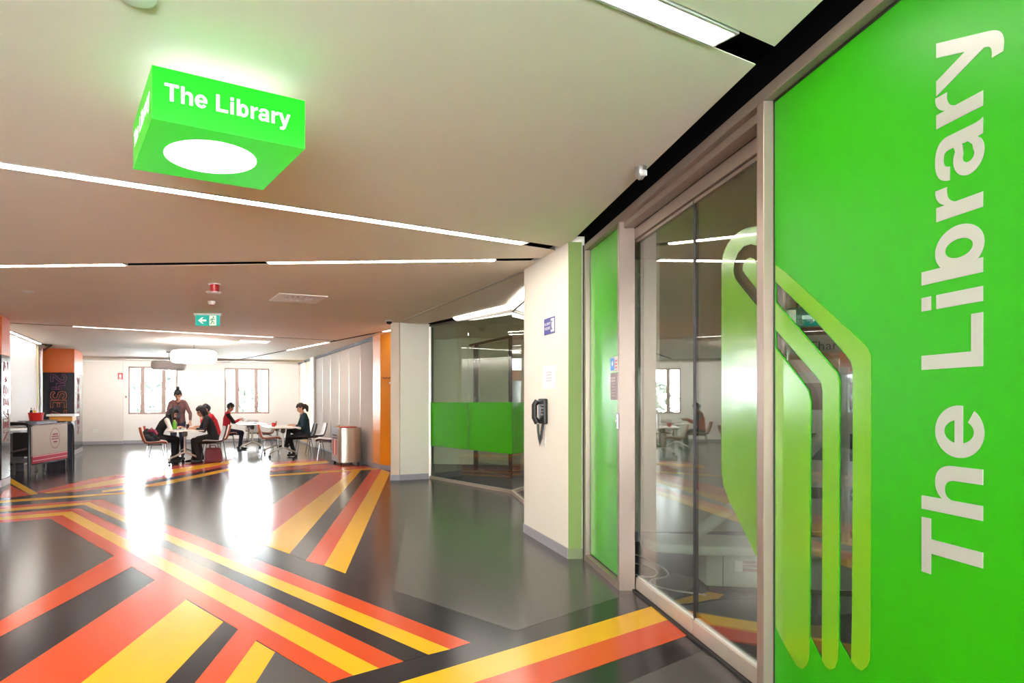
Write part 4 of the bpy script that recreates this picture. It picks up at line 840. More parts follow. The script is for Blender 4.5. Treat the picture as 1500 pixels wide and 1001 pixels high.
def person(label, loc, rz, pelvis, lean, head_pitch, hands, feet, mats, hair, head_yaw=0.0, size=1.0, knees=(1, 0, 0.35), shoulder_drop=0.0, twist=0.0):
    t = thing('person', label, 'person', loc, rz); P = []
    def cap(a, ra, b, rb, lb): P.append((tuple(Vector(a)), ra, tuple(Vector(b)), rb, lb))
    hp = Vector(pelvis); sp = Vector((math.sin(lean), 0, math.cos(lean))); up2 = Vector((math.sin(lean * 0.6), 0, math.cos(lean * 0.6)))
    mid = hp + up2 * 0.18; ch = mid + sp * 0.16; sh = ch + sp * 0.13; Y1 = Vector((0, 1, 0))
    for s in (-1, 1):
        cap(hp + Y1 * (s * 0.075), 0.105, mid + Y1 * (s * 0.06), 0.10, 'top'); cap(mid + Y1 * (s * 0.06), 0.10, ch + Y1 * (s * 0.075), 0.108, 'top'); cap(ch + Y1 * (s * 0.07), 0.108, sh + Y1 * (s * 0.10), 0.075, 'top')
    cap(sh - Y1 * 0.14, 0.062, sh + Y1 * 0.14, 0.062, 'top')
    nk = sh + Vector((math.sin(lean + 0.15), 0, math.cos(lean + 0.15))) * 0.06; hd = Vector((math.sin(head_pitch) * math.cos(head_yaw), math.sin(head_pitch) * math.sin(head_yaw), math.cos(head_pitch)))
    hc = nk + hd * 0.03 + Vector((math.sin(lean + 0.3), 0, math.cos(lean + 0.3))) * 0.115
    fw = Vector((math.cos(head_pitch) * math.cos(head_yaw), math.cos(head_pitch) * math.sin(head_yaw), -math.sin(head_pitch))); sd = hd.cross(fw)
    cap(sh, 0.055, hc - hd * 0.05, 0.05, 'skin')
    cap(hc + hd * 0.025 - fw * 0.012, 0.088, hc - hd * 0.05 + fw * 0.032, 0.060, 'skin'); cap(hc - hd * 0.085 + fw * 0.055, 0.030, hc - hd * 0.075 + fw * 0.05, 0.034, 'skin')
    cap(hc + hd * 0.0 + fw * 0.085, 0.010, hc - hd * 0.032 + fw * 0.104, 0.015, 'skin'); cap(hc - hd * 0.066 + fw * 0.088 - sd * 0.014, 0.009, hc - hd * 0.066 + fw * 0.088 + sd * 0.014, 0.009, 'lips')
    for s in (-1, 1): cap(hc - hd * 0.03 + sd * (s * 0.082), 0.016, hc + hd * 0.012 + sd * (s * 0.086) - fw * 0.008, 0.018, 'skin')
    for s, (hx, hy, hz), pole in hands:
        S = sh + Y1 * (s * 0.165) - UP * (0.02 + shoulder_drop); Hn = Vector((hx, hy, hz)); E_ = ik(S, Hn, 0.285, 0.25, pole); dl = (Hn - E_).length
        cap(S, 0.056, E_, 0.042, 'sleeve'); Wr = E_ + (Hn - E_) * (1 - 0.03 / dl); cap(E_, 0.042, E_ + (Wr - E_) * 0.72, 0.034, 'cuff'); cap(E_ + (Wr - E_) * 0.70, 0.031, Wr, 0.025, 'skin')
        f = (Wr - E_).normalized(); f = Vector((f.x, f.y, f.z * 0.25 if hz < 1.0 else f.z)).normalized(); sw_ = UP.cross(f).normalized(); pm = Wr + f * 0.075; cap(Wr + f * 0.01, 0.024, pm - sw_ * 0.018, 0.020, 'skin'); cap(Wr + f * 0.01, 0.024, pm + sw_ * 0.018, 0.020, 'skin')
        for k, ln in zip((-1.5, -0.5, 0.5, 1.5), (0.062, 0.072, 0.068, 0.052)):
            b0 = pm + sw_ * (k * 0.0185); b1 = b0 + f * (ln * 0.55) + sw_ * (k * 0.004) - UP * 0.006; b2 = b1 + f * (ln * 0.4) - UP * 0.018; cap(b0, 0.0105, b1, 0.0095, 'skin'); cap(b1, 0.0095, b2, 0.008, 'skin')
        tb0 = Wr + f * 0.03 - sw_ * (s * 0.024); tb1 = tb0 + f * 0.03 - sw_ * (s * 0.026) - UP * 0.006; cap(tb0, 0.013, tb1, 0.011, 'skin'); cap(tb1, 0.011, tb1 + f * 0.028 - sw_ * (s * 0.004), 0.009, 'skin')
    for s, (fx, fy, fz), fdir in feet:
        hj = hp + Y1 * (s * 0.09) - UP * 0.02; An = Vector((fx, fy, fz)); K_n = ik(hj, An, 0.43, 0.41, knees)
        cap(hj, 0.098, K_n, 0.066, 'legs'); cap(K_n, 0.064, An, 0.044, 'legs'); fdv = Vector((math.cos(fdir), math.sin(fdir), 0)); cap(An - fdv * 0.035 - UP * 0.035, 0.040, An + fdv * 0.10 - UP * 0.042, 0.036, 'shoes'); cap(An + fdv * 0.10 - UP * 0.042, 0.036, An + fdv * 0.165 - UP * 0.048, 0.028, 'shoes')
    mm = dict(top=mats['top'], sleeve=mats.get('sleeve', mats['top']), cuff=mats.get('cuff', mats.get('sleeve', mats['top'])), legs=mats['legs'], shoes=mats.get('shoes', M_black), skin=M_skin, lips=mat('lips', (168, 92, 84), 0.5))
    body = blob('body', P, mm, t, 0.0095)
    for s in (-1, 1): MB().sphere(hc + hd * 0.004 + fw * 0.076 + sd * (s * 0.031), 0.0125, 10).build('eye', M_black, t)
    Hp = []
    def hcap(a, ra, b, rb): Hp.append((tuple(a), ra, tuple(b), rb, 'hair'))
    hcap(hc + hd * 0.042 - fw * 0.02, 0.092, hc + hd * 0.01 - fw * 0.045, 0.082); hcap(hc + hd * 0.075 + fw * 0.03, 0.05, hc + hd * 0.07 + fw * 0.045, 0.045)
    for s in (-1, 1): hcap(hc + hd * 0.03 + sd * (s * 0.055) - fw * 0.0, 0.045, hc - hd * 0.035 + sd * (s * 0.06) - fw * 0.035, 0.036)
    hair(hcap, hc, hd, fw, sd)
    blob('hair', Hp, {'hair': mats.get('hair', M_hair)}, t, 0.010)
    return t, hc, hd, fw, sd
def short_hair(h, hc, hd, fw, sd): h(hc + hd * 0.09 + fw * 0.02, 0.04, hc + hd * 0.085 - fw * 0.04, 0.05)
def long_hair(h, hc, hd, fw, sd):
    for s in (-1, 1): h(hc + sd * (s * 0.06) - fw * 0.03, 0.05, hc - hd * 0.12 + sd * (s * 0.075) - fw * 0.05, 0.045)
    h(hc - fw * 0.06, 0.075, hc - UP * 0.20 - fw * 0.09, 0.07); h(hc - UP * 0.2 - fw * 0.09, 0.07, hc - UP * 0.34 - fw * 0.10, 0.045); h(hc - hd * 0.02 - sd * 0.085, 0.035, hc - UP * 0.28 - sd * 0.10 - fw * 0.0, 0.03); h(hc - hd * 0.02 + sd * 0.085, 0.035, hc - UP * 0.28 + sd * 0.10 - fw * 0.0, 0.03)
def bun_hair(h, hc, hd, fw, sd): h(hc + hd * 0.172 - fw * 0.02, 0.040, hc + hd * 0.176 - fw * 0.03, 0.040); h(hc + hd * 0.10 - fw * 0.02, 0.016, hc + hd * 0.16 - fw * 0.02, 0.016)
def pony_hair(h, hc, hd, fw, sd): h(hc + hd * 0.02 - fw * 0.12, 0.045, hc - hd * 0.03 - fw * 0.15, 0.05); h(hc - hd * 0.03 - fw * 0.15, 0.05, hc - hd * 0.13 - fw * 0.13, 0.03); h(hc + hd * 0.08 + fw * 0.05, 0.035, hc + hd * 0.05 + fw * 0.085, 0.028)
def bob_hair(h, hc, hd, fw, sd):
    h(hc - fw * 0.05, 0.085, hc - hd * 0.10 - fw * 0.06, 0.07)
    for s in (-1, 1): h(hc + sd * (s * 0.07), 0.05, hc - hd * 0.10 + sd * (s * 0.075) + fw * 0.01, 0.04)
M_blk = mat('black_cloth', (24, 22, 28), 0.8, noise=0.1, nscale=30); M_wht = mat('white_cloth', (232, 224, 218), 0.8); M_rdc = mat('red_cloth', (196, 24, 40), 0.8); M_navc = mat('navy_denim', (36, 38, 62), 0.8); M_teal = mat('dark_teal_cloth', (12, 44, 56), 0.8); M_plaid = mat('brown_plaid_cloth', (112, 74, 72), 0.8, noise=0.5, nscale=18)
RT, LT = (1, (0, 0, 0), 0), (-1, (0, 0, 0), 0)
down = (0.1, 0, -1)
zf = 0.0012
def sit(T, a, b): p = at(T, a, b); return (p.x, p.y, zf)
person('person with long black hair in black with white sleeves leaning over the table', sit(T1, -0.60, 0.34), R_, (0, 0, 0.555), 0.55, 0.75, [(-1, (0.50, -0.12, 0.785), (-0.1, -0.6, -1)), (1, (0.46, 0.15, 0.785), (-0.1, 0.6, -1))], [(-1, (0.34, -0.12, 0.085), 0), (1, (0.42, 0.10, 0.085), 0)], dict(top=M_blk, sleeve=M_wht, legs=M_blk), long_hair, -0.2)
person('person hunched in black clothes with head bent to the table', sit(T1, 0.62, -0.38), L_ + 0.1, (0, 0, 0.555), 0.42, 0.55, [(-1, (0.46, -0.10, 0.785), (0, -0.6, -1)), (1, (0.46, 0.16, 0.785), (0, 0.6, -1))], [(-1, (0.42, -0.10, 0.085), 0.1), (1, (0.33, 0.12, 0.085), -0.1)], dict(top=M_blk, legs=M_blk), bob_hair, 0.35)
person('person in a red top leaning on the table beside the one in black', sit(T1, 0.72, 0.34), L_, (0, 0, 0.57), 0.36, 0.5, [(-1, (0.44, -0.12, 0.79), (0, -0.6, -1)), (1, (0.36, 0.10, 1.0), (0, 0.8, -1))], [(-1, (0.40, -0.12, 0.085), 0), (1, (0.34, 0.12, 0.085), 0)], dict(top=M_rdc, legs=M_blk), short_hair, 0.2)
pst, hc_, hd_, fw_, sd_2 = person('standing person with a hair bun and brown patterned jacket', (at(T1, -0.16, 1.08).x, at(T1, -0.16, 1.08).y, zf), ANG - PI / 2, (0, 0, 0.88), 0.16, 0.55, [(-1, (0.26, -0.26, 0.80), (-0.3, -1, 0)), (1, (0.24, 0.28, 0.85), (-0.3, 1, 0))], [(-1, (-0.02, -0.11, 0.085), 0), (1, (0.02, 0.11, 0.085), 0)], dict(top=M_plaid, legs=M_navc), bun_hair)
shp = MB().box((0.168, 0, 1.12), (0.012, 0.13, 0.30), 0).build('shirt_front', mat('dark_print_shirt', (70, 66, 76), 0.8, noise=0.8, nscale=30), pst, bevel=0.005); shp.rotation_euler = (0, 0.0, 0)
person('person with short hair in a red and black sleeved top reading a phone', sit(T2, -0.68, -0.08), R_, (0, 0, 0.56), 0.12, 0.55, [(-1, (0.40, -0.10, 0.90), (0, -0.6, -1)), (1, (0.40, 0.10, 0.86), (0, 0.6, -1))], [(-1, (0.36, -0.10, 0.085), 0), (1, (0.40, 0.12, 0.085), 0)], dict(top=M_rdc, sleeve=M_blk, cuff=M_rdc, legs=M_navc), short_hair)
person('person with a ponytail and dark teal top sitting with legs crossed', sit(T3, 0.62, -0.2), L_, (0, 0, 0.56), 0.14, 0.35, [(-1, (0.36, -0.06, 0.79), (-0.2, -0.5, -1)), (1, (0.34, 0.14, 0.79), (-0.2, 0.5, -1))], [(-1, (0.50, 0.06, 0.30), 0), (1, (0.30, 0.06, 0.085), 0.1)], dict(top=M_teal, legs=M_blk, hair=M_hairb), pony_hair)
pp = at(T2, -0.68, -0.08) + U * 0.47 + V * 0.0; mp_ = thing('mobile_phone', 'dark mobile phone held by the person in red and black', 'phone', (pp.x, pp.y, 0.875), ANG); o = MB().box((0.02, 0, 0.03), (0.012, 0.075, 0.14)).build('body', M_black, mp_, bevel=0.004); o.rotation_euler = (0, 0.9, 0); o = MB().box((0.013, 0, 0.03), (0.002, 0.066, 0.12)).build('screen', mat('screen_dark', (60, 66, 90), 0.1), mp_); o.rotation_euler = (0, 0.9, 0)

# bags
bp_ = at(T1, -0.66, -0.46); bag = thing('black_bag', 'soft black bag slumped on the orange backed chair', 'bag', (bp_.x, bp_.y, 0.466), ANG)
blob('body', [((-0.13, -0.10, 0.10), 0.085, (-0.10, 0.12, 0.12), 0.09, 'c'), ((-0.05, -0.12, 0.075), 0.07, (0.08, 0.08, 0.075), 0.07, 'c'), ((-0.16, 0, 0.20), 0.07, (-0.12, 0.05, 0.26), 0.06, 'c'), ((0.04, -0.05, 0.13), 0.06, (-0.04, 0.06, 0.18), 0.07, 'c')], {'c': M_blk}, bag, 0.012)
MB().tube([(-0.10, -0.05, 0.26), (-0.02, -0.09, 0.34), (0.04, -0.02, 0.22)], 0.012, 6).build('strap', mat('strap_rose', (150, 40, 72), 0.6), bag)
blob('red_cloth', [((-0.05, 0.05, 0.27), 0.045, (0.03, 0.08, 0.25), 0.05, 'c'), ((0.03, 0.08, 0.25), 0.05, (0.07, 0.02, 0.20), 0.035, 'c')], {'c': mat('strap_rose', (150, 40, 72))}, bag, 0.012)
hp_ = at(T1, 0.60, -0.36); hb = thing('maroon_bag', 'maroon tote bag on the floor under the dark chair', 'bag', (hp_.x, hp_.y, zf), L_ + 0.12)
tb2 = MB(); pr_ = [(0.17, 0.0), (0.19, 0.05), (0.18, 0.2), (0.15, 0.33)]
for (w0, z0_), (w1, z1_) in zip(pr_, pr_[1:]):
    a_ = [tb2.bm.verts.new((sx * w0 - 0.0, sy * 0.09, z0_)) for sx, sy in ((-1, -1), (1, -1), (1, 1), (-1, 1))]; b_ = [tb2.bm.verts.new((sx * w1 - 0.0, sy * 0.085, z1_)) for sx, sy in ((-1, -1), (1, -1), (1, 1), (-1, 1))]
    for k in range(4): tb2.bm.faces.new((a_[k], a_[(k + 1) % 4], b_[(k + 1) % 4], b_[k]))
    if z0_ == 0: tb2.bm.faces.new(a_)
    if z1_ == 0.33: tb2.bm.faces.new(b_[::-1])
bmesh.ops.remove_doubles(tb2.bm, verts=tb2.bm.verts, dist=0.012)
tb2.build('body', mat('maroon_leather', (112, 26, 48), 0.5), hb, bevel=0.02)
for sy in (-1, 1): MB().tube([(-0.07, sy * 0.05, 0.32), (-0.05, sy * 0.05, 0.38), (0.05, sy * 0.05, 0.38), (0.07, sy * 0.05, 0.32)], 0.009, 6).build('handle', mat('maroon_leather', (112, 26, 48)), hb)

# recycling bin
bn = v2(-1.40, 13.93); b = thing('recycling_bin', 'brushed steel recycling bin with red rim and poster side', 'bin', (bn.x, bn.y, zf), ANG)
bw, bdp, bh = 0.50, 0.74, 0.80
prof = [(0.0, 0.03)] + [(bw / 2 + bw / 2 * math.sin(a), 0.03 - 0.075 * math.cos(a)) for a in [(-PI / 2) + PI * k / 12 for k in range(1, 12)]] + [(bw, 0.03), (bw, 0.10), (0.0, 0.10)]
MB().prism(prof, XY(0.055), (0, 0, bh - 0.055)).build('curved_front', M_steel, b, smooth=True, bevel=0.004)
MB().prism([(0, bdp), (bw, bdp), (bw, 0.10), (0, 0.10)], XY(0.055), (0, 0, bh - 0.055)).build('body', mat('bin_grey', (176, 176, 186), 0.35, metal=0.3), b, bevel=0.008)
MB().box((bw + 0.006, 0.36, 0.43), (0.012, 0.56, 0.74)).build('side_panel', M_black, b)
bposter = MB().box((-0.004, 0.38, 0.40), (0.008, 0.44, 0.50)).build('poster', mat('poster_base', (214, 178, 182), 0.5), b)
for i, (y_, m_) in enumerate(((0.19, M_red), (0.33, mat('poster_cream', (240, 220, 200), 0.5)), (0.46, M_red))): MB().box((-0.009, y_ + 0.06, 0.37), (0.002, 0.11, 0.32)).build('poster_stripe', m_, bposter)
MB().box((-0.009, 0.38, 0.60), (0.003, 0.43, 0.09)).build('poster_heading', M_black, bposter)
for y_ in (0.24, 0.38, 0.52): MB().lathe([(0.025, 0), (0.025, 0.002)], (-0.011, y_, 0.60), 12, (Vector((0, 1, 0)), UP, Vector((-1, 0, 0)))).build('poster_dot', M_white, bposter)
MB().lathe([(0.17, 0), (0.19, 0.004), (0.19, 0.022), (0.17, 0.026)], (bw / 2, 0.20, bh), 24, sx=1.05, sy=0.8).build('red_rim', M_red, b); MB().lathe([(0.15, 0), (0.17, 0.004), (0.17, 0.022)], (bw / 2 - 0.02, 0.50, bh), 24, sx=1.1, sy=0.75).build('yellow_rim', mat('rim_yellow', (236, 170, 60), 0.4), b)
for sx in (0.06, bw - 0.06):
    for sy in (0.06, bdp - 0.06): MB().tube([(sx, sy, 0), (sx, sy, 0.06)], 0.018, 8).build('foot', M_black, b)

# food cart and counter by the left wall
ca = math.atan2(13.3 - 11.87, -6.93 + 6.86); cart = thing('food_cart', 'black framed food cart with a grey banner and red lower band', 'cart', (-6.86, 11.87, zf), ca)
CL = 1.42; M_bt = mat('cart_black_tube', (20, 19, 24), 0.35)
MB().tube([(0, 0, 0), (0, 0, 0.88), (0, 0.03, 0.94), (0, 0.09, 0.965), (0, 0.33, 0.965), (0, 0.39, 0.94), (0, 0.42, 0.88), (0, 0.42, 0)], 0.032, 10).build('end_hoop', M_bt, cart, smooth=True)
MB().tube([(CL, 0, 0), (CL, 0, 0.90), (CL + 0.04, 0, 0.94), (CL + 0.20, 0, 0.93), (CL + 0.28, 0, 0.87), (CL + 0.30, 0, 0.78), (CL + 0.30, 0, 0)], 0.032, 10).build('end_hoop', M_bt, cart, smooth=True)
for y_ in (0.0, 0.42):
    MB().tube([(0, y_, 0.20), (CL, y_, 0.20)], 0.018, 8).build('rail', M_bt, cart); MB().tube([(0, y_, 0.92), (CL, y_, 0.92)], 0.018, 8).build('rail', M_chrome, cart)
MB().tube([(CL, 0.42, 0), (CL, 0.42, 0.93)], 0.03, 10).build('rear_post', M_bt, cart)
MB().box((CL / 2, 0.21, 0.26), (CL, 0.42, 0.03)).build('lower_shelf', mat('shelf_grey', (110, 106, 108), 0.5), cart); MB().box((CL / 2, 0.23, 0.90), (CL, 0.46, 0.03)).build('upper_shelf', mat('shelf_steel', (196, 196, 200), 0.3, metal=0.6), cart)
MB().box((0, 0.16, 0.58), (0.02, 0.26, 0.44)).build('end_panel', M_bt, cart)
ban = MB().box((CL / 2, -0.036, 0.64), (CL - 0.06, 0.008, 0.56)).build('banner', mat('banner_taupe', (188, 176, 164), 0.5, noise=0.06, nscale=4), cart); MB().box((CL / 2, -0.034, 0.29), (CL - 0.06, 0.012, 0.14)).build('red_band', mat('banner_red', (188, 38, 66), 0.35), cart)
for z_ in (0.27, 0.345): MB().box((CL / 2, -0.042, z_), (CL - 0.07, 0.004, 0.014)).build('band_line', mat('banner_pink', (238, 196, 206), 0.4), cart)
MB().box((CL / 2, -0.03, 0.935), (CL - 0.02, 0.03, 0.03)).build('top_edge', M_chrome, cart); MB().box((CL / 2, -0.03, 0.205), (CL - 0.02, 0.03, 0.025)).build('bottom_edge', M_chrome, cart)
lg_ = MB(); lg_.prism(ring(0, 0, (0.2, 0.2), (0.19, 0.19), 0, 180, 20), lambda p: (0.88 + p[0], -0.0405, 0.65 + p[1]), (0, -0.002, 0)); lg_.prism(ring(0, 0, (0.2, 0.2), (0.19, 0.19), 180, 360, 20), lambda p: (0.88 + p[0], -0.0405, 0.65 + p[1]), (0, -0.002, 0)); lg_.build('emblem_ring', mat('emblem_red', (150, 70, 80), 0.5), ban)
em_ = MB()
for z_, w_ in ((0.08, 0.2), (0.035, 0.26), (-0.01, 0.28), (-0.07, 0.14)): em_.tube([(0.88 - w_ / 2 + w_ * i / 14, -0.043, 0.65 + z_ + 0.012 * math.sin(i * 2.1)) for i in range(15)], 0.006, 5)
em_.build('emblem_script', mat('emblem_red', (150, 70, 80)), ban)
for x_ in (0.25, 0.55): MB().lathe([(0.045, -0.012), (0.05, 0), (0.045, 0.012)], (x_ + 0.2, 0.1, 0.05), 14, (Vector((1, 0, 0)), UP, Vector((0, 1, 0)))).build('wheel', M_chrome, cart); MB().box((x_ + 0.2, 0.1, 0.16), (0.03, 0.03, 0.18)).build('wheel_fork', M_chrome, cart)
MB().tube([(-0.03, 0.02, 0.50), (-0.10, 0.20, 0.46), (-0.12, 0.40, 0.40), (-0.12, 0.44, 0.20), (-0.10, 0.40, 0.12), (-0.03, 0.30, 0.10)], 0.02, 8).build('bumper_bar', mat('bumper_grey', (96, 84, 84), 0.3, metal=0.5), cart, smooth=True)
cm = Matrix.Translation((-6.86, 11.87, zf)) @ Matrix.Rotation(ca, 4, 'Z')
def oncart(x, y, z): return cm @ Vector((x, y, z))
tr = thing('steel_tray', 'grey steel tray box on the food cart', 'tray', oncart(0.80, 0.24, 0.916), ca); MB().box((0, 0, 0.04), (0.80, 0.34, 0.08)).build('box', mat('tray_grey', (130, 132, 142), 0.35, metal=0.4), tr, bevel=0.01)
for i in range(3): MB().box((-0.1 + i * 0.06, 0.172, 0.045), (0.04, 0.004, 0.03)).build('vent', M_black, tr)
MB().box((0, 0, 0.083), (0.84, 0.38, 0.008)).build('lid', M_chrome, tr)
bk = thing('red_basket', 'red plastic basket of sauce bottles on the steel tray', 'basket', oncart(0.72, 0.24, 1.004), ca)
bm_ = MB(); bm_.lathe([(0.145, 0.0), (0.145, 0.006), (0.175, 0.14), (0.183, 0.145), (0.183, 0.15), (0.166, 0.146), (0.136, 0.012)], (0, 0, 0), 24, sx=1.1, sy=0.7); bm_.build('tub', M_red, bk)
for i, (x_, y_, m_) in enumerate(((-0.06, 0.0, mat('sauce_yellow', (232, 190, 60), 0.4)), (0.10, 0.02, M_white), (0.02, 0.05, M_white), (-0.09, 0.05, M_black))):
    sb = thing('sauce_bottle', ('yellow', 'white', 'second white', 'black')[i] + ' sauce bottle standing in the red basket', 'bottle', oncart(0.72 + x_, 0.24 + y_, 1.018), ca, 'bottles in the red basket'); MB().lathe([(0.024, 0), (0.026, 0.16), (0.012, 0.19), (0.006, 0.23)], (0, 0, 0), 10).build('body', m_, sb); MB().lathe([(0.013, 0.188), (0.013, 0.2)], (0, 0, 0), 8).build('collar', M_white, sb)
ct = thing('serving_counter', 'white serving counter against the pale wall beside the cart', 'counter', (-7.46, 12.44, zf), ANG); MB().box((0, 0, 0.80), (0.30, 1.1, 0.05)).build('top', M_white, ct, bevel=0.006); MB().box((-0.02, 0.3, 0.388), (0.22, 0.04, 0.775)).build('support', mat('counter_grey', (130, 126, 130), 0.5), ct); MB().box((-0.02, -0.42, 0.388), (0.22, 0.04, 0.775)).build('support', mat('counter_grey', (130, 126, 130)), ct)
c2 = thing('serving_counter', 'white topped counter with an orange drawer before the lettered column', 'counter', (-8.15, 15.5, zf), ANG); MB().box((0, 0, 1.05), (0.6, 0.7, 0.05)).build('top', M_white, c2, bevel=0.005); MB().box((0.0, 0, 0.97), (0.48, 0.6, 0.11)).build('orange_drawer', mat('counter_orange', (232, 160, 60), 0.5), c2); MB().box((0.0, 0.1, 0.46), (0.40, 0.4, 0.915)).build('body', mat('counter_navy', (26, 24, 44), 0.4), c2)

# ================================================================== THINGS IN THE LIBRARY
M_off = mat('machine_white', (206, 210, 200), 0.4)
kc = FL(1035, 868); ki = thing('gate_machine', 'low white machine box with a curved white tray behind the glass door', 'machine', (kc.x, kc.y, 0.004), math.radians(-8))
MB().box((0.55, 0.14, 0.155), (1.10, 0.28, 0.23)).build('cabinet', M_off, ki, bevel=0.01); MB().box((0.55, 0.14, 0.02), (1.06, 0.25, 0.04)).build('plinth', M_black, ki)
MB().box((0.11, -0.002, 0.155), (0.004, 0.006, 0.21)).build('panel_joint', mat('joint_grey', (120, 124, 118), 0.5), ki)
MB().box((0.215, -0.002, 0.19), (0.05, 0.006, 0.075)).build('white_label', M_white, ki)
for i in range(3): MB().box((0.30, -0.002, 0.165 + 0.027 * i), (0.11, 0.006, 0.02)).build('warning_strip', mat('warn_rust', (150, 84, 66), 0.5), ki)
pl_ = [(-0.34 + 0.30 * (1 - math.cos(a)) - 0.0, 0.16 - 0.22 * math.sin(a)) for a in [PI / 2 * k / 8 - PI / 2 for k in range(9)]]
MB().prism([(-0.42, 0.16), (-0.38, 0.02), (-0.28, -0.05), (0.0, -0.08), (1.15, -0.08), (1.15, 0.36), (-0.28, 0.36), (-0.38, 0.30)], XY(0.27), (0, 0, 0.07)).build('curved_tray', M_off, ki, bevel=0.025, seg=4)
MB().box((0.46, 0.05, 0.352), (0.16, 0.10, 0.03)).build('button_box', M_off, ki, bevel=0.012); MB().box((0.46, 0.05, 0.369), (0.06, 0.03, 0.004)).build('button', mat('button_grey', (110, 112, 108), 0.5), ki)
MB().tube([(1.0, 0.2, 0.34), (1.0, 0.2, 1.6)], 0.035, 10).build('post', M_off, ki)
MB().tube([(0.0, 0.25, 0.36), (0.75, 0.25, 0.95), (1.0, 0.22, 1.25)], 0.045, 10).build('brace', M_off, ki, smooth=True)
cb = thing('white_cable', 'thin white cable looping over the dark carpet behind the door', 'cable', (0, 0, 0))
pts = [FL(x, y, 0.008) for x, y in ((931, 813), (941, 816), (952, 823), (968, 830), (976, 836), (979, 842), (973, 846), (960, 848), (953, 851), (954, 856), (968, 861), (990, 866), (1012, 869), (1034, 872))]
def smooth_path(p, n=4):
    o = []
    for i in range(len(p) - 1):
        a, b_, c, d = p[max(i - 1, 0)], p[i], p[i + 1], p[min(i + 2, len(p) - 1)]
        for k in range(n): t = k / n; o.append(0.5 * ((2 * b_) + (c - a) * t + (2 * a - 5 * b_ + 4 * c - d) * t * t + (3 * b_ - a - 3 * c + d) * t ** 3))
    return o + [p[-1]]
MB().tube(smooth_path(pts), 0.006, 6).build('cable_run', M_white, cb)
pts = [FL(x, y, 0.008) for x, y in ((931, 826), (945, 829), (958, 834), (963, 840), (957, 845), (943, 845), (931, 842))]; MB().tube(smooth_path(pts), 0.006, 6).build('cable_loop', M_white, cb)
b2 = thing('black_cable', 'black cable along the foot of the white machine', 'cable', (0, 0, 0)); MB().tube(smooth_path([FL(x, y, 0.008) for x, y in ((992, 887), (1020, 884), (1050, 879), (1108, 876))]), 0.006, 6).build('cable_run', M_black, b2)
# poster stand and exit sign seen through the slots
M_pw = mat('poster_white', (220, 216, 214), 0.5)
ps = thing('poster_stand', 'free standing poster board seen through the slots of the green film', 'poster stand', (3.9, 5.35, 0.003), math.radians(-30))
MB().box((0, 0, 1.17), (1.3, 0.03, 1.70)).build('board', M_pw, ps)
for z_, h_, m_, nm in ((1.69, 0.16, mat('poster_peach', (222, 160, 130), 0.5), 'peach_field'), (1.40, 0.23, mat('poster_maroon', (112, 20, 40), 0.5), 'maroon_field'), (0.97, 0.23, mat('poster_photo', (74, 80, 110), 0.5, noise=0.8, nscale=9), 'photo_field'), (0.573, 0.095, mat('poster_navy', (34, 40, 74), 0.5), 'navy_field'), (1.97, 0.09, mat('poster_plum', (58, 34, 52), 0.5), 'plum_field')): MB().box((0, -0.018, z_), (1.28, 0.004, h_)).build(nm, m_, ps)
txt('Char', 0.11, (-0.379, -0.0165, 1.83), ps, mat('poster_ink', (70, 66, 74), 0.5), (PI / 2, 0, 0)); txt('OU  C', 0.07, (-0.2266, -0.021, 0.573), ps, M_white, (PI / 2, 0, 0))
for s_ in (-1, 1): MB().box((s_ * 0.5, 0, 0.16), (0.04, 0.3, 0.32)).build('foot', M_black, ps)
e2 = thing('exit_sign', 'green exit sign inside the library', 'exit sign', (2.97, 4.90, 1.91), math.radians(-25)); MB().box((0, 0, 0.08), (0.36, 0.03, 0.15)).build('panel', mat('exit_green_dim', (20, 120, 96), 0.4, emit=0.15), e2); MB().box((-0.06, -0.017, 0.08), (0.10, 0.002, 0.12)).build('door_field', mat('exit_cream', (236, 244, 214)), e2)
MB().prism([(0.15, 0.08), (0.10, 0.115), (0.10, 0.095), (0.03, 0.095), (0.03, 0.065), (0.10, 0.065), (0.10, 0.045)], lambda p: (p[0], -0.016, p[1]), (0, -0.001, 0)).build('arrow', M_exw, e2)
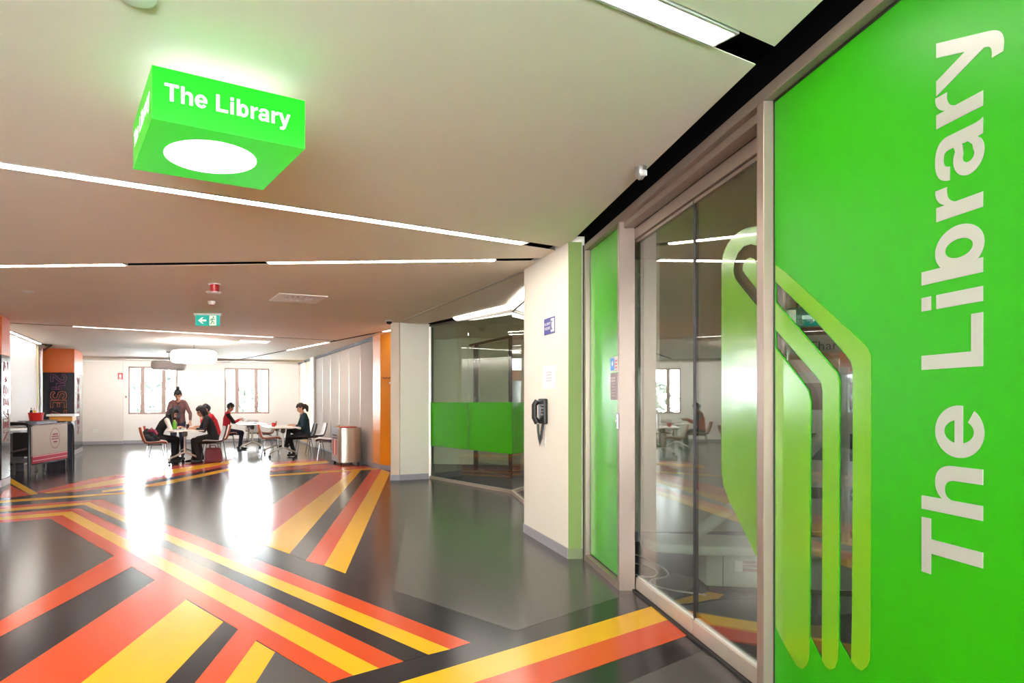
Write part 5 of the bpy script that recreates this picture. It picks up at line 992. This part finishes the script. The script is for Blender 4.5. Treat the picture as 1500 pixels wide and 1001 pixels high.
MB().tube([(0, 0, 0.155), (0, 0, ZC - 1.91)], 0.008, 6).build('hanger', M_black, e2)

def rebase(t):
    bpy.context.view_layer.update(); vs_ = [v.co for o in t.children for v in o.data.vertices]
    c = Vector(((min(v.x for v in vs_) + max(v.x for v in vs_)) / 2, (min(v.y for v in vs_) + max(v.y for v in vs_)) / 2, min(v.z for v in vs_)))
    for o in t.children: o.data.transform(Matrix.Translation(-c))
    t.location = c
for t in (st, cb, b2): rebase(t)

# ================================================================== OUTSIDE: trees beyond the far windows
M_leaf = mat('pale_foliage', (38, 46, 36), 0.8, noise=0.5, nscale=3); M_bark = mat('bark', (90, 74, 60), 0.9)
for i, (x, d, r, hgt) in enumerate(((200, 9.0, 1.2, 1.9), (236, 14.0, 1.2, 2.2), (355, 15.0, 1.3, 2.1), (388, 9.0, 1.1, 1.7))):
    c = W0 + U * su(x) + V * d + U * (d * 0.0); t = thing('tree', ('broad pale tree beyond the window behind the standing person', 'taller pale tree beyond the window behind the standing person', 'tall round tree in the middle of the window by the partition', 'small round tree at the edge of the window by the partition')[i], 'tree', (c.x, c.y, -3.0))
    MB().tube([(0, 0, 0), (0, 0, hgt + 2.0)], [0.16, 0.09], 8).build('trunk', M_bark, t)
    f_ = MB()
    for k in range(420):
        a, q, e = random.uniform(0, 2 * PI), random.random() ** 0.5, random.uniform(-1, 1); rr = math.sqrt(max(0, 1 - e * e)) * r * q; p = Vector((rr * math.cos(a), rr * math.sin(a), 3.0 + hgt - r * 0.55 + e * r))
        d1 = Vector((random.gauss(0, 1), random.gauss(0, 1), random.gauss(0, 1))).normalized(); d2 = d1.orthogonal().normalized(); s_ = random.uniform(0.12, 0.26); vv = [f_.bm.verts.new(p + d1 * s_), f_.bm.verts.new(p + d2 * s_ * 0.5), f_.bm.verts.new(p - d1 * s_), f_.bm.verts.new(p - d2 * s_ * 0.5)]; f_.bm.faces.new(vv)
    fo_ = f_.build('foliage', M_leaf, t); fo_['kind'] = 'stuff'
